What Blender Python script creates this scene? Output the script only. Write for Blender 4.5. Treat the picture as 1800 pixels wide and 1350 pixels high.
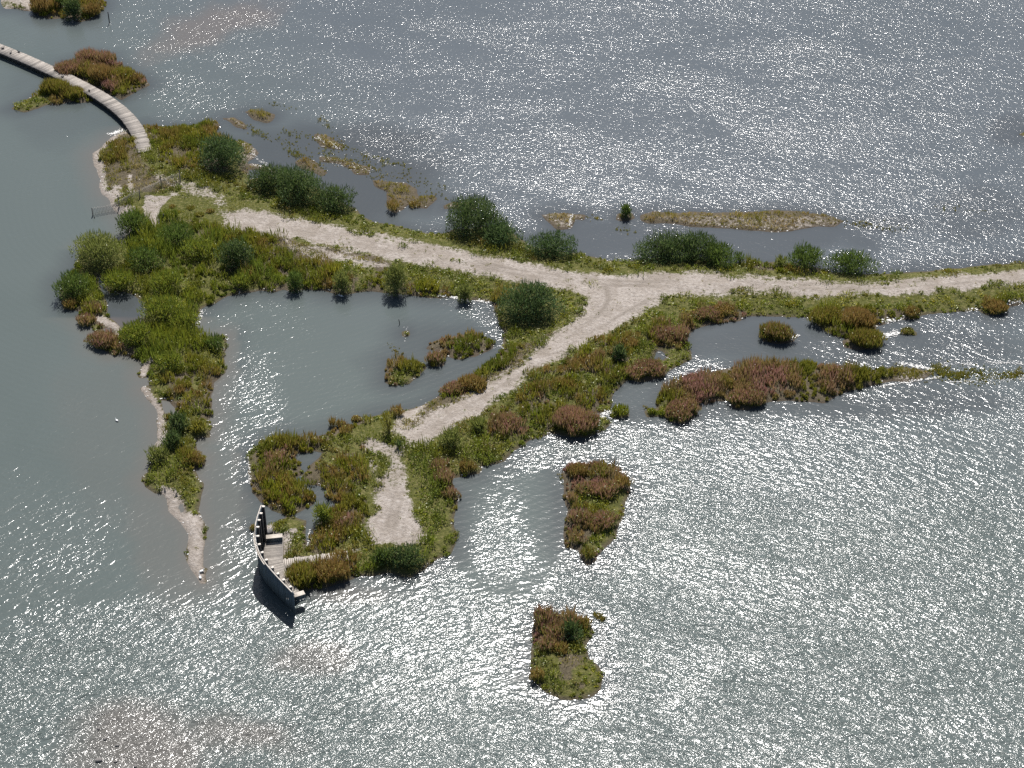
import bpy, math, random
import numpy as np
from mathutils import Vector
R = math.radians
random.seed(7)
rng = np.random.default_rng(11)
for o in list(bpy.data.objects):
    bpy.data.objects.remove(o)
scene = bpy.context.scene
COL = scene.collection

# ------------------------------------------------------------------ camera, sky, sun, exposure
CAM_H, PITCH, HFOV = 115.0, 38.0, 30.0
cam = bpy.data.cameras.new('camera')
cam.sensor_width = 36.0
cam.lens = 18.0 / math.tan(R(HFOV / 2))
cam.clip_start, cam.clip_end = 1.0, 20000.0
camo = bpy.data.objects.new('camera', cam)
COL.objects.link(camo)
camo.location = (0, 0, CAM_H)
camo.rotation_euler = (R(90 - PITCH), 0, 0)
scene.camera = camo

SUN_EL, SUN_AZ = 57.0, 4.0            # azimuth clockwise from +Y
world = bpy.data.worlds.new('World')
scene.world = world
world.use_nodes = True
wn, wl = world.node_tree.nodes, world.node_tree.links
sky = wn.new('ShaderNodeTexSky')
sky.sky_type = 'NISHITA'
sky.sun_disc = False
sky.sun_elevation = R(SUN_EL)
sky.sun_rotation = R(SUN_AZ)
sky.air_density, sky.dust_density, sky.ozone_density = 1.0, 1.5, 1.0
bg = wn['Background']
bg.inputs['Strength'].default_value = 0.066
wl.new(sky.outputs['Color'], bg.inputs['Color'])
sl = bpy.data.lights.new('sun', 'SUN')
sl.energy = 5.0
sl.angle = R(0.5)
sl.color = (1.0, 0.965, 0.925)
so = bpy.data.objects.new('sun', sl)
COL.objects.link(so)
so.rotation_euler = (R(90 - SUN_EL), 0, R(180 - SUN_AZ))
so.rotation_euler = Vector((math.sin(R(SUN_AZ)) * math.cos(R(SUN_EL)), math.cos(R(SUN_AZ)) * math.cos(R(SUN_EL)), math.sin(R(SUN_EL)))).to_track_quat('Z', 'Y').to_euler()
vs = scene.view_settings
vs.view_transform = 'Standard'
vs.look = 'None'
vs.exposure = 0.42
vs.gamma = 1.0
cy = scene.cycles
cy.use_denoising = False
cy.use_adaptive_sampling = False
cy.max_bounces = 6
cy.diffuse_bounces = 2
cy.glossy_bounces = 3
cy.transmission_bounces = 3
cy.sample_clamp_indirect = 4.0

# ------------------------------------------------------------------ where a point of the ground lies
FPX = 900 / math.tan(R(HFOV / 2))
cp, sp = math.cos(R(PITCH)), math.sin(R(PITCH))
def G(x, y, z=0.0):
    a, b = (np.asarray(x, float) - 900) / FPX, (np.asarray(y, float) - 675) / FPX
    dy, dz = cp - b * sp, -sp - b * cp
    t = (z - CAM_H) / dz
    return a * t, dy * t
def GP(pts, z=0.0):
    p = np.asarray(pts, float)
    X, Y = G(p[:, 0], p[:, 1], z)
    return np.stack([X, Y], 1)
def S(y):                                  # metres per photo pixel across, at that row
    th = R(PITCH) + math.atan((y - 675) / FPX)
    return CAM_H / math.sin(th) / (FPX / math.cos(th - R(PITCH)))
def TH(y):
    return R(PITCH) + math.atan((y - 675) / FPX)

# ------------------------------------------------------------------ value noise in numpy
_NG = {k: np.random.default_rng(100 + k).random((257, 257)) for k in range(8)}
def vnoise(x, y, scale, k=0):
    g = _NG[k % 8]
    u, v = np.asarray(x) / scale + 1000.3 + k * 17.7, np.asarray(y) / scale + 1000.7 + k * 9.1
    i, j = np.floor(u).astype(int), np.floor(v).astype(int)
    f, h = u - i, v - j
    f, h = f * f * (3 - 2 * f), h * h * (3 - 2 * h)
    i0, i1, j0, j1 = i % 256, (i + 1) % 256, j % 256, (j + 1) % 256
    return (g[i0, j0] * (1 - f) * (1 - h) + g[i1, j0] * f * (1 - h) + g[i0, j1] * (1 - f) * h + g[i1, j1] * f * h) * 2 - 1
def fbm(x, y, scale, k=0, n=3):
    s, a = 0, 1.0
    for q in range(n):
        s = s + a * vnoise(x, y, scale / 2 ** q, k + q)
        a *= 0.5
    return s
def inside(px, py, P):
    c = np.zeros(px.shape, bool)
    n = len(P)
    for i in range(n):
        x1, y1 = P[i]; x2, y2 = P[(i + 1) % n]
        if y1 == y2: continue
        c ^= ((y1 > py) != (y2 > py)) & (px < (x2 - x1) * (py - y1) / (y2 - y1) + x1)
    return c
def segdist(px, py, P, closed=True):
    d = np.full(px.shape, 1e9)
    n = len(P)
    for i in range(n if closed else n - 1):
        a, b = P[i], P[(i + 1) % n]
        ab = b - a
        t = np.clip(((px - a[0]) * ab[0] + (py - a[1]) * ab[1]) / max(ab @ ab, 1e-9), 0, 1)
        d = np.minimum(d, (px - a[0] - t * ab[0]) ** 2 + (py - a[1] - t * ab[1]) ** 2)
    return np.sqrt(d)
def sdf(px, py, P):
    d = segdist(px, py, P)
    return np.where(inside(px, py, P), d, -d)

def resample(P, step):
    P = np.asarray(P, float)
    # smooth by Chaikin
    for _ in range(3):
        Q = [P[0]]
        for i in range(len(P) - 1): Q += [P[i] * .75 + P[i+1] * .25, P[i] * .25 + P[i+1] * .75]
        Q.append(P[-1]); P = np.array(Q)
    d = np.concatenate([[0], np.cumsum(np.linalg.norm(np.diff(P, axis=0), axis=1))])
    t = np.arange(0, d[-1], step)
    return np.stack([np.interp(t, d, P[:, 0]), np.interp(t, d, P[:, 1])], 1)
# ------------------------------------------------------------------ outlines read off the photograph, mapped to the ground
MAIN = [(240,230),(256,221),(290,224),(322,225),(345,220),(362,216),(378,213),(383,220),(376,230),(384,240),(400,246),(430,248),(440,253),(452,270),
(446,277),(434,283),(432,296),(437,316),(455,312),(475,308),(500,312),(540,325),(575,340),(600,356),(622,368),(636,381),(655,390),(681,397),(700,400),(727,408),(767,412),(785,411),
(800,405),(850,400),(900,408),(912,420),(936,436),(960,440),(1011,448),(1027,451),(1067,459),(1107,459),(1140,455),(1200,452),(1290,463),(1320,463),(1373,462),(1420,468),(1453,480),(1507,485),(1547,484),(1587,480),(1627,476),(1693,471),(1747,467),(1800,461),(1900,455),(2050,448),
(2050,508),(1900,525),(1800,532),(1773,537),(1757,550),(1735,551),(1722,544),(1707,544),(1667,547),(1613,551),(1608,559),(1590,560),(1581,561),(1541,571),(1535,580),(1510,592),(1485,592),(1465,588),(1445,576),(1433,566),(1425,556),(1373,555),(1340,553),(1311,557),(1300,564),(1273,565),(1249,567),(1231,571),(1215,577),(1209,588),(1208,607),(1213,631),(1199,639),(1180,645),(1171,652),(1164,661),(1135,668),(1105,669),(1090,680),(1079,689),(1073,703),(1072,716),(1058,722),(1047,722),(1035,722),(1028,730),(1034,741),(1046,738),(1062,735),(1070,742),(1062,752),
(1052,759),(1033,768),(993,765),(983,761),(967,760),(948,767),(927,775),(908,791),(887,809),(871,816),(849,820),(844,831),(820,835),(788,839),(789,847),(799,863),(805,873),(801,884),(797,895),(793,916),(797,956),(788,972),(764,979),(745,999),(724,1015),(703,1013),(684,1004),(652,1011),(623,1012),(617,1017),(580,1025),(540,1037),(527,1034),(513,1021),(503,1004),(500,990),
(496,980),(496,942),(468,940),(458,930),(480,920),(508,911),(535,917),(537,932),(535,950),(541,965),(547,964),(545,951),(553,932),(564,916),(577,897),(593,889),(584,882),(572,876),(580,862),(561,853),(540,849),(537,836),(548,820),(561,807),(567,796),(553,791),(535,793),(519,793),(513,804),(524,820),(527,831),(511,841),(519,857),(537,860),(556,876),(551,887),(527,896),(505,903),(479,897),(460,881),(447,865),(444,844),(437,828),(436,801),(452,785),(471,774),(500,768),(535,770),(569,765),(585,758),(600,753),(620,748),(652,737),(687,726),(720,719),
(740,713),(767,700),(777,695),(817,672),(833,660),(855,645),(880,625),(887,610),(886,595),(888,586),(880,575),(876,559),(873,540),(868,531),(833,528),(807,524),(767,521),(727,519),(679,512),(647,511),(620,515),(588,516),(567,512),(540,508),(513,512),(500,506),(480,511),(459,509),(435,513),(400,520),(376,532),(352,541),(343,558),(336,572),(343,584),(364,593),(395,593),(395,612),(393,627),(393,655),
(377,674),(371,694),(372,727),(361,736),(368,753),(368,767),(343,772),(339,784),(343,798),(356,806),(356,818),(340,826),(343,840),(351,851),(347,880),(351,913),(360,930),(361,944),(357,964),(356,984),(357,998),(367,999),(360,1009),(360,1023),(354,1023),(346,1012),(339,998),(333,981),(334,947),(326,930),(318,919),(298,899),(298,878),(290,867),
(273,868),(258,856),(251,840),(264,826),(267,804),(275,798),(280,767),(281,739),(275,716),(264,703),(266,688),(267,668),(272,655),(266,640),(246,630),(227,622),(198,622),(178,610),(172,597),(176,585),(165,575),(152,562),(140,545),(118,541),(110,522),(106,505),(116,490),(130,475),(139,458),(149,444),(160,434),(185,440),(205,430),(215,421),(227,413),(230,400),(222,385),(213,378),(206,368),(194,352),(184,340),(181,328),(173,301),(165,269),(181,256),(197,243),(222,230)]
HOLES = [[(168,482),(182,488),(184,505),(194,515),(222,511),(235,517),(251,530),(260,536),(258,553),(247,568),(232,580),(214,580),(204,570),(192,560),(185,548),(184,530),(178,515),(172,500)],
[(281,702),(298,706),(306,719),(308,733),(297,740),(291,728),(286,711)],
[(313,885),(320,880),(326,884),(328,896),(324,905),(315,902),(311,893)],
[(1150,617),(1161,613),(1172,620),(1177,629),(1167,636),(1146,632)],
[(173,578),(188,573),(200,576),(205,588),(196,593),(180,592)]]
ISLES = {
 'top': [(56,-12),(57,16),(67,29),(88,33),(117,31),(139,38),(160,34),(173,24),(184,8),(176,-12)],
 'topsand': [(-20,6),(13,14),(27,13),(55,19),(60,-12),(-20,-14)],
 'bwn': [(104,126),(115,112),(135,108),(165,98),(192,102),(208,115),(229,130),(253,138),(264,150),(240,158),(213,173),(187,162),(147,144),(115,130)],
 'bws': [(20,192),(28,184),(62,168),(92,150),(115,150),(160,168),(165,176),(141,181),(123,179),(101,184),(80,184),(61,190),(43,196)],
 'reedA': [(433,197),(445,195),(468,195),(480,202),(471,215),(452,210),(438,202)],
 'reedB': [(392,208),(412,206),(431,219),(433,227),(420,223),(401,213)],
 'reedC': [(556,237),(577,242),(604,257),(601,264),(567,257),(559,245)],
 'spit': [(437,289),(455,288),(481,298),(484,304),(460,301),(440,297)],
 'reedD': [(593,277),(612,285),(649,295),(647,307),(625,304),(601,289),(567,284),(564,277)],
 'reedE': [(524,281),(543,279),(575,304),(567,308),(545,300),(521,286)],
 'mudisle': [(657,317),(676,319),(711,323),(727,335),(737,346),(764,343),(767,351),(751,368),(729,365),(724,357),(708,368),(695,371),(684,365),(681,337),(663,327)],
 'mudtip': [(780,362),(796,356),(831,358),(831,366),(780,368)],
 'tri': [(952,378),(979,375),(1011,377),(1027,379),(1024,386),(1010,384),(1005,400),(979,405),(971,396)],
 'strip': [(1128,380),(1150,374),(1200,374),(1260,374),(1320,373),(1400,371),(1450,380),(1480,389),(1465,396),(1440,396),(1384,405),(1320,405),(1270,401),(1230,397),(1190,393),(1140,391),(1128,386)],
 'willet': [(1089,378),(1110,377),(1114,383),(1100,388),(1088,385)],
 'pink': [(1340,583),(1360,577),(1388,587),(1391,598),(1367,603),(1343,600)],
 'pink2': [(1486,600),(1500,592),(1540,592),(1549,601),(1540,613),(1510,616),(1488,610)],
 'tiny': [(1587,582),(1608,584),(1608,588),(1587,587)],
 'big': [(1158,698),(1162,688),(1180,676),(1210,664),(1260,654),(1300,648),(1330,642),(1380,640),(1440,644),(1500,652),(1560,650),(1575,648),(1610,647),(1640,656),(1635,662),(1600,668),(1564,666),(1540,673),(1500,684),(1481,689),(1447,708),(1393,705),(1356,705),(1335,713),(1313,722),(1289,719),(1284,705),(1260,703),(1233,713),(1225,729),(1199,743),(1175,737),(1169,724),(1157,710)],
  'mid': [(991,828),(1001,817),(1033,818),(1065,820),(1095,836),(1108,855),(1108,866),(1095,883),(1092,905),(1084,927),(1081,945),(1057,961),(1044,985),(1033,992),(1023,980),(1017,967),(999,961),(995,943),(996,913),(999,895),(991,871),(993,847)],
 'south': [(937,1110),(947,1088),(976,1082),(1011,1082),(1030,1095),(1042,1110),(1028,1130),(1028,1144),(1033,1157),(1050,1172),(1058,1189),(1047,1211),(1035,1220),(1003,1230),(984,1230),(967,1218),(950,1204),(932,1192),(937,1167),(940,1130)],
 'lag1': [(753,612),(762,602),(790,592),(833,590),(858,597),(864,605),(858,613),(835,626),(805,630),(784,622),(770,614)],
 'lag2': [(752,633),(765,628),(779,633),(776,641),(760,643)],
 'lag3': [(683,634),(706,630),(712,638),(740,640),(747,646),(736,655),(716,675),(690,678),(680,672),(681,650)],
 'lag4': [(711,584),(717,583),(718,588),(712,589)],
 'rushA': [(1074,726),(1090,720),(1106,725),(1104,733),(1088,736),(1076,733)],
 'rushB': [(1137,724),(1150,722),(1170,723),(1170,730),(1140,731)],
 'eastedge': [(1792,236),(1815,228),(1840,240),(1815,246)],
 'wallspit': [(440,925),(452,922),(470,924),(485,922),(484,934),(466,940),(446,932)],
}
SPITS = [([(262,634),(253,648),(251,660)], 3.2), ([(254,683),(262,700),(271,706)], 3.5), ([(271,706),(281,728),(284,760),(278,795)], 6.0), ([(176,562),(196,572),(210,580),(212,590)], 6.5)]

def bbox(P, m): return P[:, 0].min() - m, P[:, 0].max() + m, P[:, 1].min() - m, P[:, 1].max() + m
GX = np.arange(-66, 66.01, 0.25); GY = np.arange(92, 242.01, 0.25)
gx, gy = np.meshgrid(GX, GY, indexing='ij')
LAND = np.full(gx.shape, -6.0)
def sub(P, m=6.0):
    x0, x1, y0, y1 = bbox(P, m)
    i0, i1 = np.searchsorted(GX, [x0, x1]); j0, j1 = np.searchsorted(GY, [y0, y1])
    return slice(max(i0, 0), max(i1, 1)), slice(max(j0, 0), max(j1, 1))
for P in [MAIN] + list(ISLES.values()):
    P = GP(P); s = sub(P)
    LAND[s] = np.maximum(LAND[s], sdf(gx[s], gy[s], P))
for P in HOLES:
    P = GP(P); s = sub(P)
    LAND[s] = np.minimum(LAND[s], -sdf(gx[s], gy[s], P))
SPITM = np.full(gx.shape, -6.0)
for P, w in SPITS:
    P2 = GP(P); s = sub(P2)
    d = w * S(P[0][1]) / 2 * 1.15 - segdist(gx[s], gy[s], P2, False)
    LAND[s] = np.maximum(LAND[s], d); SPITM[s] = np.maximum(SPITM[s], d)
LAND += 0.22 * fbm(gx, gy, 2.2, 1, 4)

# sand: the track, the beaches and bare patches  (1 = bare, around .5 = half grown over)
SAND = np.zeros(gx.shape)
def paint(F, pts, val, soft=0.8, nz=0.5, k=3):
    P = GP(pts); s = sub(P, 4.0)
    d = sdf(gx[s], gy[s], P) + nz * fbm(gx[s], gy[s], 2.0, k, 4)
    w = np.clip(d / soft + 0.5, 0, 1)
    F[s] = F[s] * (1 - w) + val * w
TRACK = [(388,382),(430,372),(490,385),(530,395),(600,405),(660,417),(720,428),(780,440),(840,455),(900,467),(960,477),(1010,483),(1060,489),(1107,488),(1200,484),(1260,488),(1320,492),(1400,496),(1500,498),(1560,497),(1640,493),(1720,485),(1800,478),(1900,470),(2050,458),(2050,486),(1900,497),(1800,503),(1700,514),(1600,522),(1500,526),(1420,524),(1320,524),(1240,523),(1180,528),(1150,545),(1130,558),(1100,568),(1080,585),(1050,603),(1020,620),(990,633),(960,650),(935,665),(900,690),(870,710),(840,735),(800,757),(770,775),(740,790),(715,793),(702,782),(705,765),(735,748),(770,727),(810,707),(850,682),(890,657),(930,627),(950,607),(985,588),(1015,560),(1023,540),(1030,528),(1005,515),(960,512),(900,500),(860,492),(800,482),(740,475),(700,465),(640,455),(600,445),(560,438),(500,425),(460,420),(400,405)]
paint(SAND, TRACK, 1.0, 1.8, .5)
paint(SAND, [(660,852),(681,838),(696,842),(714,862),(728,884),(726,910),(746,935),(740,955),(708,962),(655,967),(646,955),(652,929),(664,905),(660,880)], .95, 1.0, .4)
for q in [[(631,791),(647,772),(687,785),(697,801),(697,820),(676,812),(641,799)], [(650,812),(665,830),(665,850),(655,850)], [(617,970),(650,962),(655,972),(620,980)], [(293,340),(336,352),(330,358),(300,352)], [(688,772),(700,745),(735,725),(745,735),(700,770)], [(500,430),(600,450),(650,458),(700,480),(640,478),(560,462),(500,445)], ]:
    paint(SAND, q, 0.66, 0.8, .5)
for q in [[(224,315),(233,315),(236,345),(228,345)], [(255,370),(280,373),(285,405),(262,408)], [(205,365),(235,362),(240,378),(212,380)], [(190,325),(215,330),(220,352),(196,350)], [(258,350),(300,355),(280,372),(256,368)], [(330,905),(358,905),(365,1030),(325,1030)], [(283,858),(312,860),(325,890),(320,925),(290,905)], [(315,900),(335,900),(340,1030),(320,940)], [(-30,-20),(56,-20),(56,25),(-30,25)], [(205,405),(235,403),(235,420),(205,426)], [(700,730),(745,712),(760,708),(740,720),(705,740)], [(445,918),(480,918),(480,942),(445,940)], [(480,940),(520,935),(510,975),(496,980)]]:
    paint(SAND, q, 0.85, 0.5, .3)
for q in [[(420,252),(436,250),(470,272),(444,292),(425,280)], ISLES['spit'], ISLES['reedB'], ISLES['reedC'], ISLES['tri'], ISLES['mudtip'], [(1575,640),(1650,640),(1650,675),(1560,675)]]:
    paint(SAND, q, 0.45, 0.6, .3)
den_ = cp * gy + sp * CAM_H; ppx = 900 + FPX * gx / den_; ppy = 675 + FPX * (CAM_H * cp - gy * sp) / den_
for (ang, m_) in [(2, (ppx > 1080) & (ppy < 540)), (-32, (ppx <= 1080) & (ppy < 540)), (48, ppy >= 540)]:
    ca_, sa_ = math.cos(R(ang)), math.sin(R(ang)); u_, v_ = gx * ca_ + gy * sa_, -gx * sa_ + gy * ca_
    st_ = fbm(u_ / 9, v_, 1.6, 3, 3) * .8 + fbm(gx, gy, 5, 1, 3) * .35
    cut = np.clip((st_ - .28) * 1.6, 0, .5) * (.7 if ang == -32 else .42)
    SAND = np.where(m_ & (SAND > .6), SAND - cut, SAND)
paint(SAND, [(1128,380),(1480,382),(1470,400),(1384,405),(1230,397)], .42, .3, .2)
paint(SAND, [(698,775),(722,792),(712,812),(716,850),(700,868),(680,858),(684,830),(678,805)], .60, .8, .5)
paint(SAND, [(250,290),(300,312),(350,328),(400,350),(405,375),(350,358),(320,350),(290,335),(256,310)], .52, 1.0, .6)
RUT = np.zeros(gx.shape)
for P, w_ in [([(2050,466),(1900,482),(1800,487),(1640,500),(1500,506),(1320,503),(1200,503),(1080,502),(960,490),(860,473),(720,444),(600,420),(430,388)], .28),
              ([(2050,473),(1900,489),(1800,494),(1640,509),(1500,515),(1320,513),(1200,512),(1080,509),(960,499),(860,481),(720,455),(600,430),(440,397)], .28),
              ([(1300,507),(1180,518),(1120,545),(1060,580),(980,628),(900,676),(820,722),(730,776)], .30), ([(1060,505),(1075,535),(1040,575),(960,622),(880,670),(800,718),(715,768)], .30),
              ([(690,800),(700,850),(690,900),(675,950)], .25), ([(702,800),(712,850),(703,900),(690,950)], .25)]:
    P2 = resample(GP(P), 1.5); s = sub(P2)
    d = segdist(gx[s], gy[s], P2, False) + .12 * fbm(gx[s], gy[s], 1.5, 2, 3)
    RUT[s] = np.maximum(RUT[s], np.clip(1.25 - d / w_, 0, 1) * np.clip(.55 + .8 * fbm(gx[s], gy[s], 6, 4, 2), 0, 1))
# bare shore line to the west and the sand spits
W = np.clip((1.0 - LAND) / 0.7, 0, 1) * inside(gx, gy, GP([(150,225),(232,225),(215,330),(245,372),(230,430),(195,430),(140,300)])).astype(float)
SAND = np.maximum(SAND, W)
SAND = np.where(SPITM > -0.25, np.maximum(SAND, 0.95), SAND)

# plant cover: what grows where
TYPES = ['herb', 'turf', 'reed', 'loose', 'scrub', 'dry', 'lush', 'sprig', 'bushy']
T = {n: i for i, n in enumerate(TYPES)}
KIND = np.full(gx.shape, T['herb'], np.int8)
def zone(pts, t, nz=0.7, k=5, p=1.0):
    P = GP(pts); s = sub(P, 3.0)
    d = sdf(gx[s], gy[s], P) + nz * fbm(gx[s], gy[s], 2.5, k, 3)
    m = d > 0
    if p < 1: m &= (vnoise(gx[s], gy[s], 1.4, k + 2) * .5 + .5) < p
    KIND[s] = np.where(m, T[t], KIND[s])
def ell(cx, cy, rx, ry, n=14): return [(cx + rx * math.cos(6.2832 * i / n), cy + ry * math.sin(6.2832 * i / n)) for i in range(n)]
# north strip along the track
zone([(320,335),(390,350),(450,360),(560,390),(640,398),(700,410),(780,425),(860,452),(960,472),(1060,482),(1190,478),(1320,485),(1500,490),(1800,470),(2050,450),(2050,462),(1800,480),(1500,500),(1100,490),(900,470),(700,425),(500,388),(400,378),(320,360)], 'turf', .4)
zone([(640,385),(700,400),(780,412),(780,425),(700,412),(640,398)], 'lush', .3)
zone([(1080,462),(1300,470),(1340,470),(1500,484),(1500,490),(1300,482),(1080,478)], 'lush', .4)
zone([(1310,455),(1460,460),(1460,482),(1310,478)], 'reed', .5)
zone([(930,445),(1120,450),(1120,464),(930,458)], 'herb', .3)
# south side of the east track
zone([(1180,528),(1320,524),(1500,528),(1700,516),(2050,488),(2050,500),(1800,520),(1600,545),(1430,555),(1300,556),(1200,552)], 'turf', .3)
zone([(1190,535),(1320,532),(1500,535),(1700,525),(2050,495),(2050,520),(1800,532),(1600,552),(1430,560),(1300,556),(1200,552)], 'lush', .5, p=.75)
zone([(1425,548),(1560,545),(1620,545),(1620,565),(1540,595),(1470,595)], 'reed', .5)
zone([(1725,535),(1800,528),(2050,505),(2050,530),(1760,556)], 'reed', .3)
zone([(1230,545),(1310,548),(1310,570),(1220,575)], 'loose', .3)
# east of the south track
zone([(1130,555),(1230,540),(1220,640),(1170,660),(1100,675),(1080,640)], 'lush', .6)
zone(ell(1180,590,38,28), 'loose', .5); zone(ell(1138,655,34,16), 'loose', .3); zone(ell(1105,612,20,16), 'reed', .3)
zone([(1080,590),(1100,640),(1090,680),(1060,740),(1000,760),(940,755),(900,780),(860,760),(880,720),(960,660),(1040,615)], 'reed', .8, p=.62)
zone([(1000,640),(1080,630),(1060,700),(1000,700),(930,730),(930,690)], 'loose', .8, 6, p=.45)
zone([(880,790),(930,740),(960,750),(940,775),(860,825),(830,830),(850,800)], 'lush', .6)
zone(ell(893,752,28,17), 'loose', .4)
zone(ell(1085,712,18,10), 'loose', .3)
zone([(745,790),(790,760),(860,735),(900,700),(930,740),(870,790),(820,830),(780,835)], 'herb', .8, 4, p=.7)
zone([(760,810),(778,812),(800,850),(806,885),(792,880),(770,850)], 'loose', .4)
zone([(715,795),(750,800),(770,850),(790,890),(795,950),(740,970),(735,930),(720,880)], 'lush', .5)
zone([(720,950),(795,930),(795,965),(750,1000),(700,1015),(640,1012),(640,975),(700,965)], 'lush', .5, 4)
zone([(500,985),(600,982),(625,990),(625,1015),(540,1040),(500,1010)], 'reed', .2)
zone([(722,805),(760,806),(772,850),(792,890),(797,950),(760,985),(745,960),(765,930),(755,890),(735,850)], 'bushy', .5, 4)
zone([(735,940),(797,930),(797,965),(745,1002),(700,1018),(640,1012),(640,985),(700,975)], 'bushy', .5, 4)
zone([(800,800),(860,770),(905,735),(950,740),(935,775),(870,818),(825,835),(790,838)], 'bushy', .8, 4, p=.6)
zone([(1130,560),(1215,545),(1200,640),(1150,650),(1100,640)], 'bushy', .8, 4, p=.4)
# the round headland
zone([(435,790),(470,765),(580,745),(640,740),(640,900),(620,950),(560,975),(540,960),(560,900),(600,890),(440,890)], 'reed', .6)
zone([(560,765),(640,760),(660,850),(655,930),(600,975),(548,970),(560,900),(590,880),(540,850)], 'herb', .6, 3, p=.5)
zone([(460,800),(500,790),(530,850),(500,880),(460,860)], 'loose', .7, 6, p=.5)
zone([(600,890),(650,880),(640,930),(600,940)], 'loose', .5, 6, p=.6)
zone(ell(500,885,45,15), 'reed', .4)
zone([(612,755),(660,742),(700,740),(690,770),(645,772),(630,790),(655,830),(668,870),(665,920),(648,960),(640,900),(640,840),(618,790)], 'turf', .3)
zone([(700,800),(720,800),(740,850),(735,930),(720,900),(705,860)], 'turf', .3)
zone([(640,965),(720,960),(720,975),(640,990)], 'turf', .3)
zone([(700,735),(760,705),(830,665),(890,620),(940,590),(990,570),(1020,545),(1020,570),(950,610),(900,655),(820,705),(740,745),(700,770)], 'dry', .4)
zone([(760,700),(830,660),(880,625),(930,585),(930,610),(850,665),(790,705)], 'reed', .4)
zone([(985,520),(1020,530),(1010,570),(960,600),(900,620),(890,600),(980,575)], 'lush', .5)
# lagoon's north shore
zone([(400,410),(500,430),(600,450),(700,475),(800,500),(880,520),(870,535),(700,520),(500,512),(430,515),(380,480)], 'reed', .8, p=.7)
zone([(480,425),(600,448),(700,470),(690,485),(600,478),(500,455)], 'dry', .5)
zone([(590,462),(660,470),(660,495),(600,490)], 'lush', .6)
zone([(710,478),(800,490),(890,505),(870,528),(800,520),(720,505)], 'lush', .5)
# the wooded western part
zone([(235,330),(380,375),(440,430),(480,500),(400,525),(340,560),(340,600),(395,600),(395,650),(330,700),(280,680),(230,620),(180,600),(110,530),(110,490),(160,430),(230,420)], 'scrub', .8)
zone([(250,430),(400,440),(440,500),(300,510)], 'herb', .8, 6, p=.35)
zone([(300,380),(440,420),(500,500),(420,510),(330,420)], 'reed', .8, 4, p=.4)
zone([(165,590),(240,615),(235,630),(170,620)], 'loose', .3); zone([(130,525),(185,555),(200,590),(150,570)], 'loose', .4, p=.6)
zone([(220,330),(340,350),(400,385),(390,410),(300,385),(240,370)], 'turf', .4)
zone([(180,250),(245,235),(250,300),(320,330),(290,345),(190,345)], 'dry', .6)
zone([(180,255),(245,240),(255,290),(190,300)], 'reed', .6, 4, p=.6)
zone([(255,222),(380,212),(400,260),(400,310),(360,320),(280,285)], 'reed', .4)
zone([(265,240),(345,240),(370,300),(300,290)], 'dry', .4, 6, p=.35)
zone([(360,310),(470,320),(600,375),(700,408),(640,405),(450,365),(330,330)], 'herb', .4)
zone([(425,252),(470,262),(445,290),(428,285)], 'sprig', .2)
# the long western tail
zone([(270,650),(395,600),(395,660),(375,740),(340,770),(280,770),(285,700)], 'herb', .6)
zone([(290,640),(395,640),(380,740),(300,740)], 'reed', .7, 6, p=.55)
zone([(310,790),(358,780),(358,825),(320,830)], 'reed', .3)
zone([(255,820),(340,820),(350,870),(290,870),(255,860)], 'bushy', .4); zone([(310,830),(352,830),(350,930),(320,900)], 'herb', .3)
# islets
for n_, t_ in [('top','reed'),('bwn','loose'),('bws','reed'),('reedA','sprig'),('reedB','sprig'),('reedC','sprig'),('spit','sprig'),('reedD','sprig'),('reedE','sprig'),('mudisle','sprig'),('mudtip','sprig'),('tri','sprig'),('strip','sprig'),('willet','sprig'),('pink','loose'),('pink2','reed'),('tiny','herb'),('big','loose'),('mid','loose'),('south','herb'),('lag1','loose'),('lag2','loose'),('lag3','loose'),('lag4','turf'),('rushA','lush'),('rushB','lush'),('eastedge','herb'),('wallspit','herb')]:
    zone([(p[0], p[1]) for p in ISLES[n_]], t_, .0); 
    P = GP(ISLES[n_]); s = sub(P, 1.5); KIND[s] = np.where(sdf(gx[s], gy[s], P) > -1.2, T[t_], KIND[s])
zone([(150,130),(264,140),(264,175),(200,175)], 'reed', .5, p=.7); zone([(20,180),(90,165),(90,190),(20,200)], 'lush', .4)
zone([(1575,640),(1650,640),(1650,675),(1560,675)], 'sprig', .3)
zone([(1440,640),(1570,640),(1560,700),(1440,712)], 'reed', .8, 6, p=.12)
zone([(1060,860),(1110,860),(1085,950),(1030,995),(1015,960),(1060,930)], 'lush', .4); zone([(1015,875),(1070,880),(1060,900),(1000,895)], 'lush', .3); zone([(1040,815),(1075,825),(1070,850),(1040,850)], 'dry', .4, p=.6)
zone([(935,1075),(1010,1075),(1015,1130),(940,1150)], 'loose', .3); zone([(1000,1160),(1058,1165),(1058,1215),(1020,1225)], 'lush', .4); zone([(950,1160),(1020,1145),(1020,1205),(965,1222)], 'dry', .5, 6, p=.4)
zone([(800,605),(864,605),(840,635),(790,628)], 'reed', .3); zone([(683,650),(747,650),(720,680),(680,680)], 'herb', .3)
# the strip east of the thin reed bed is sparse sprigs; every sedge islet is pale mud underneath

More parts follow.
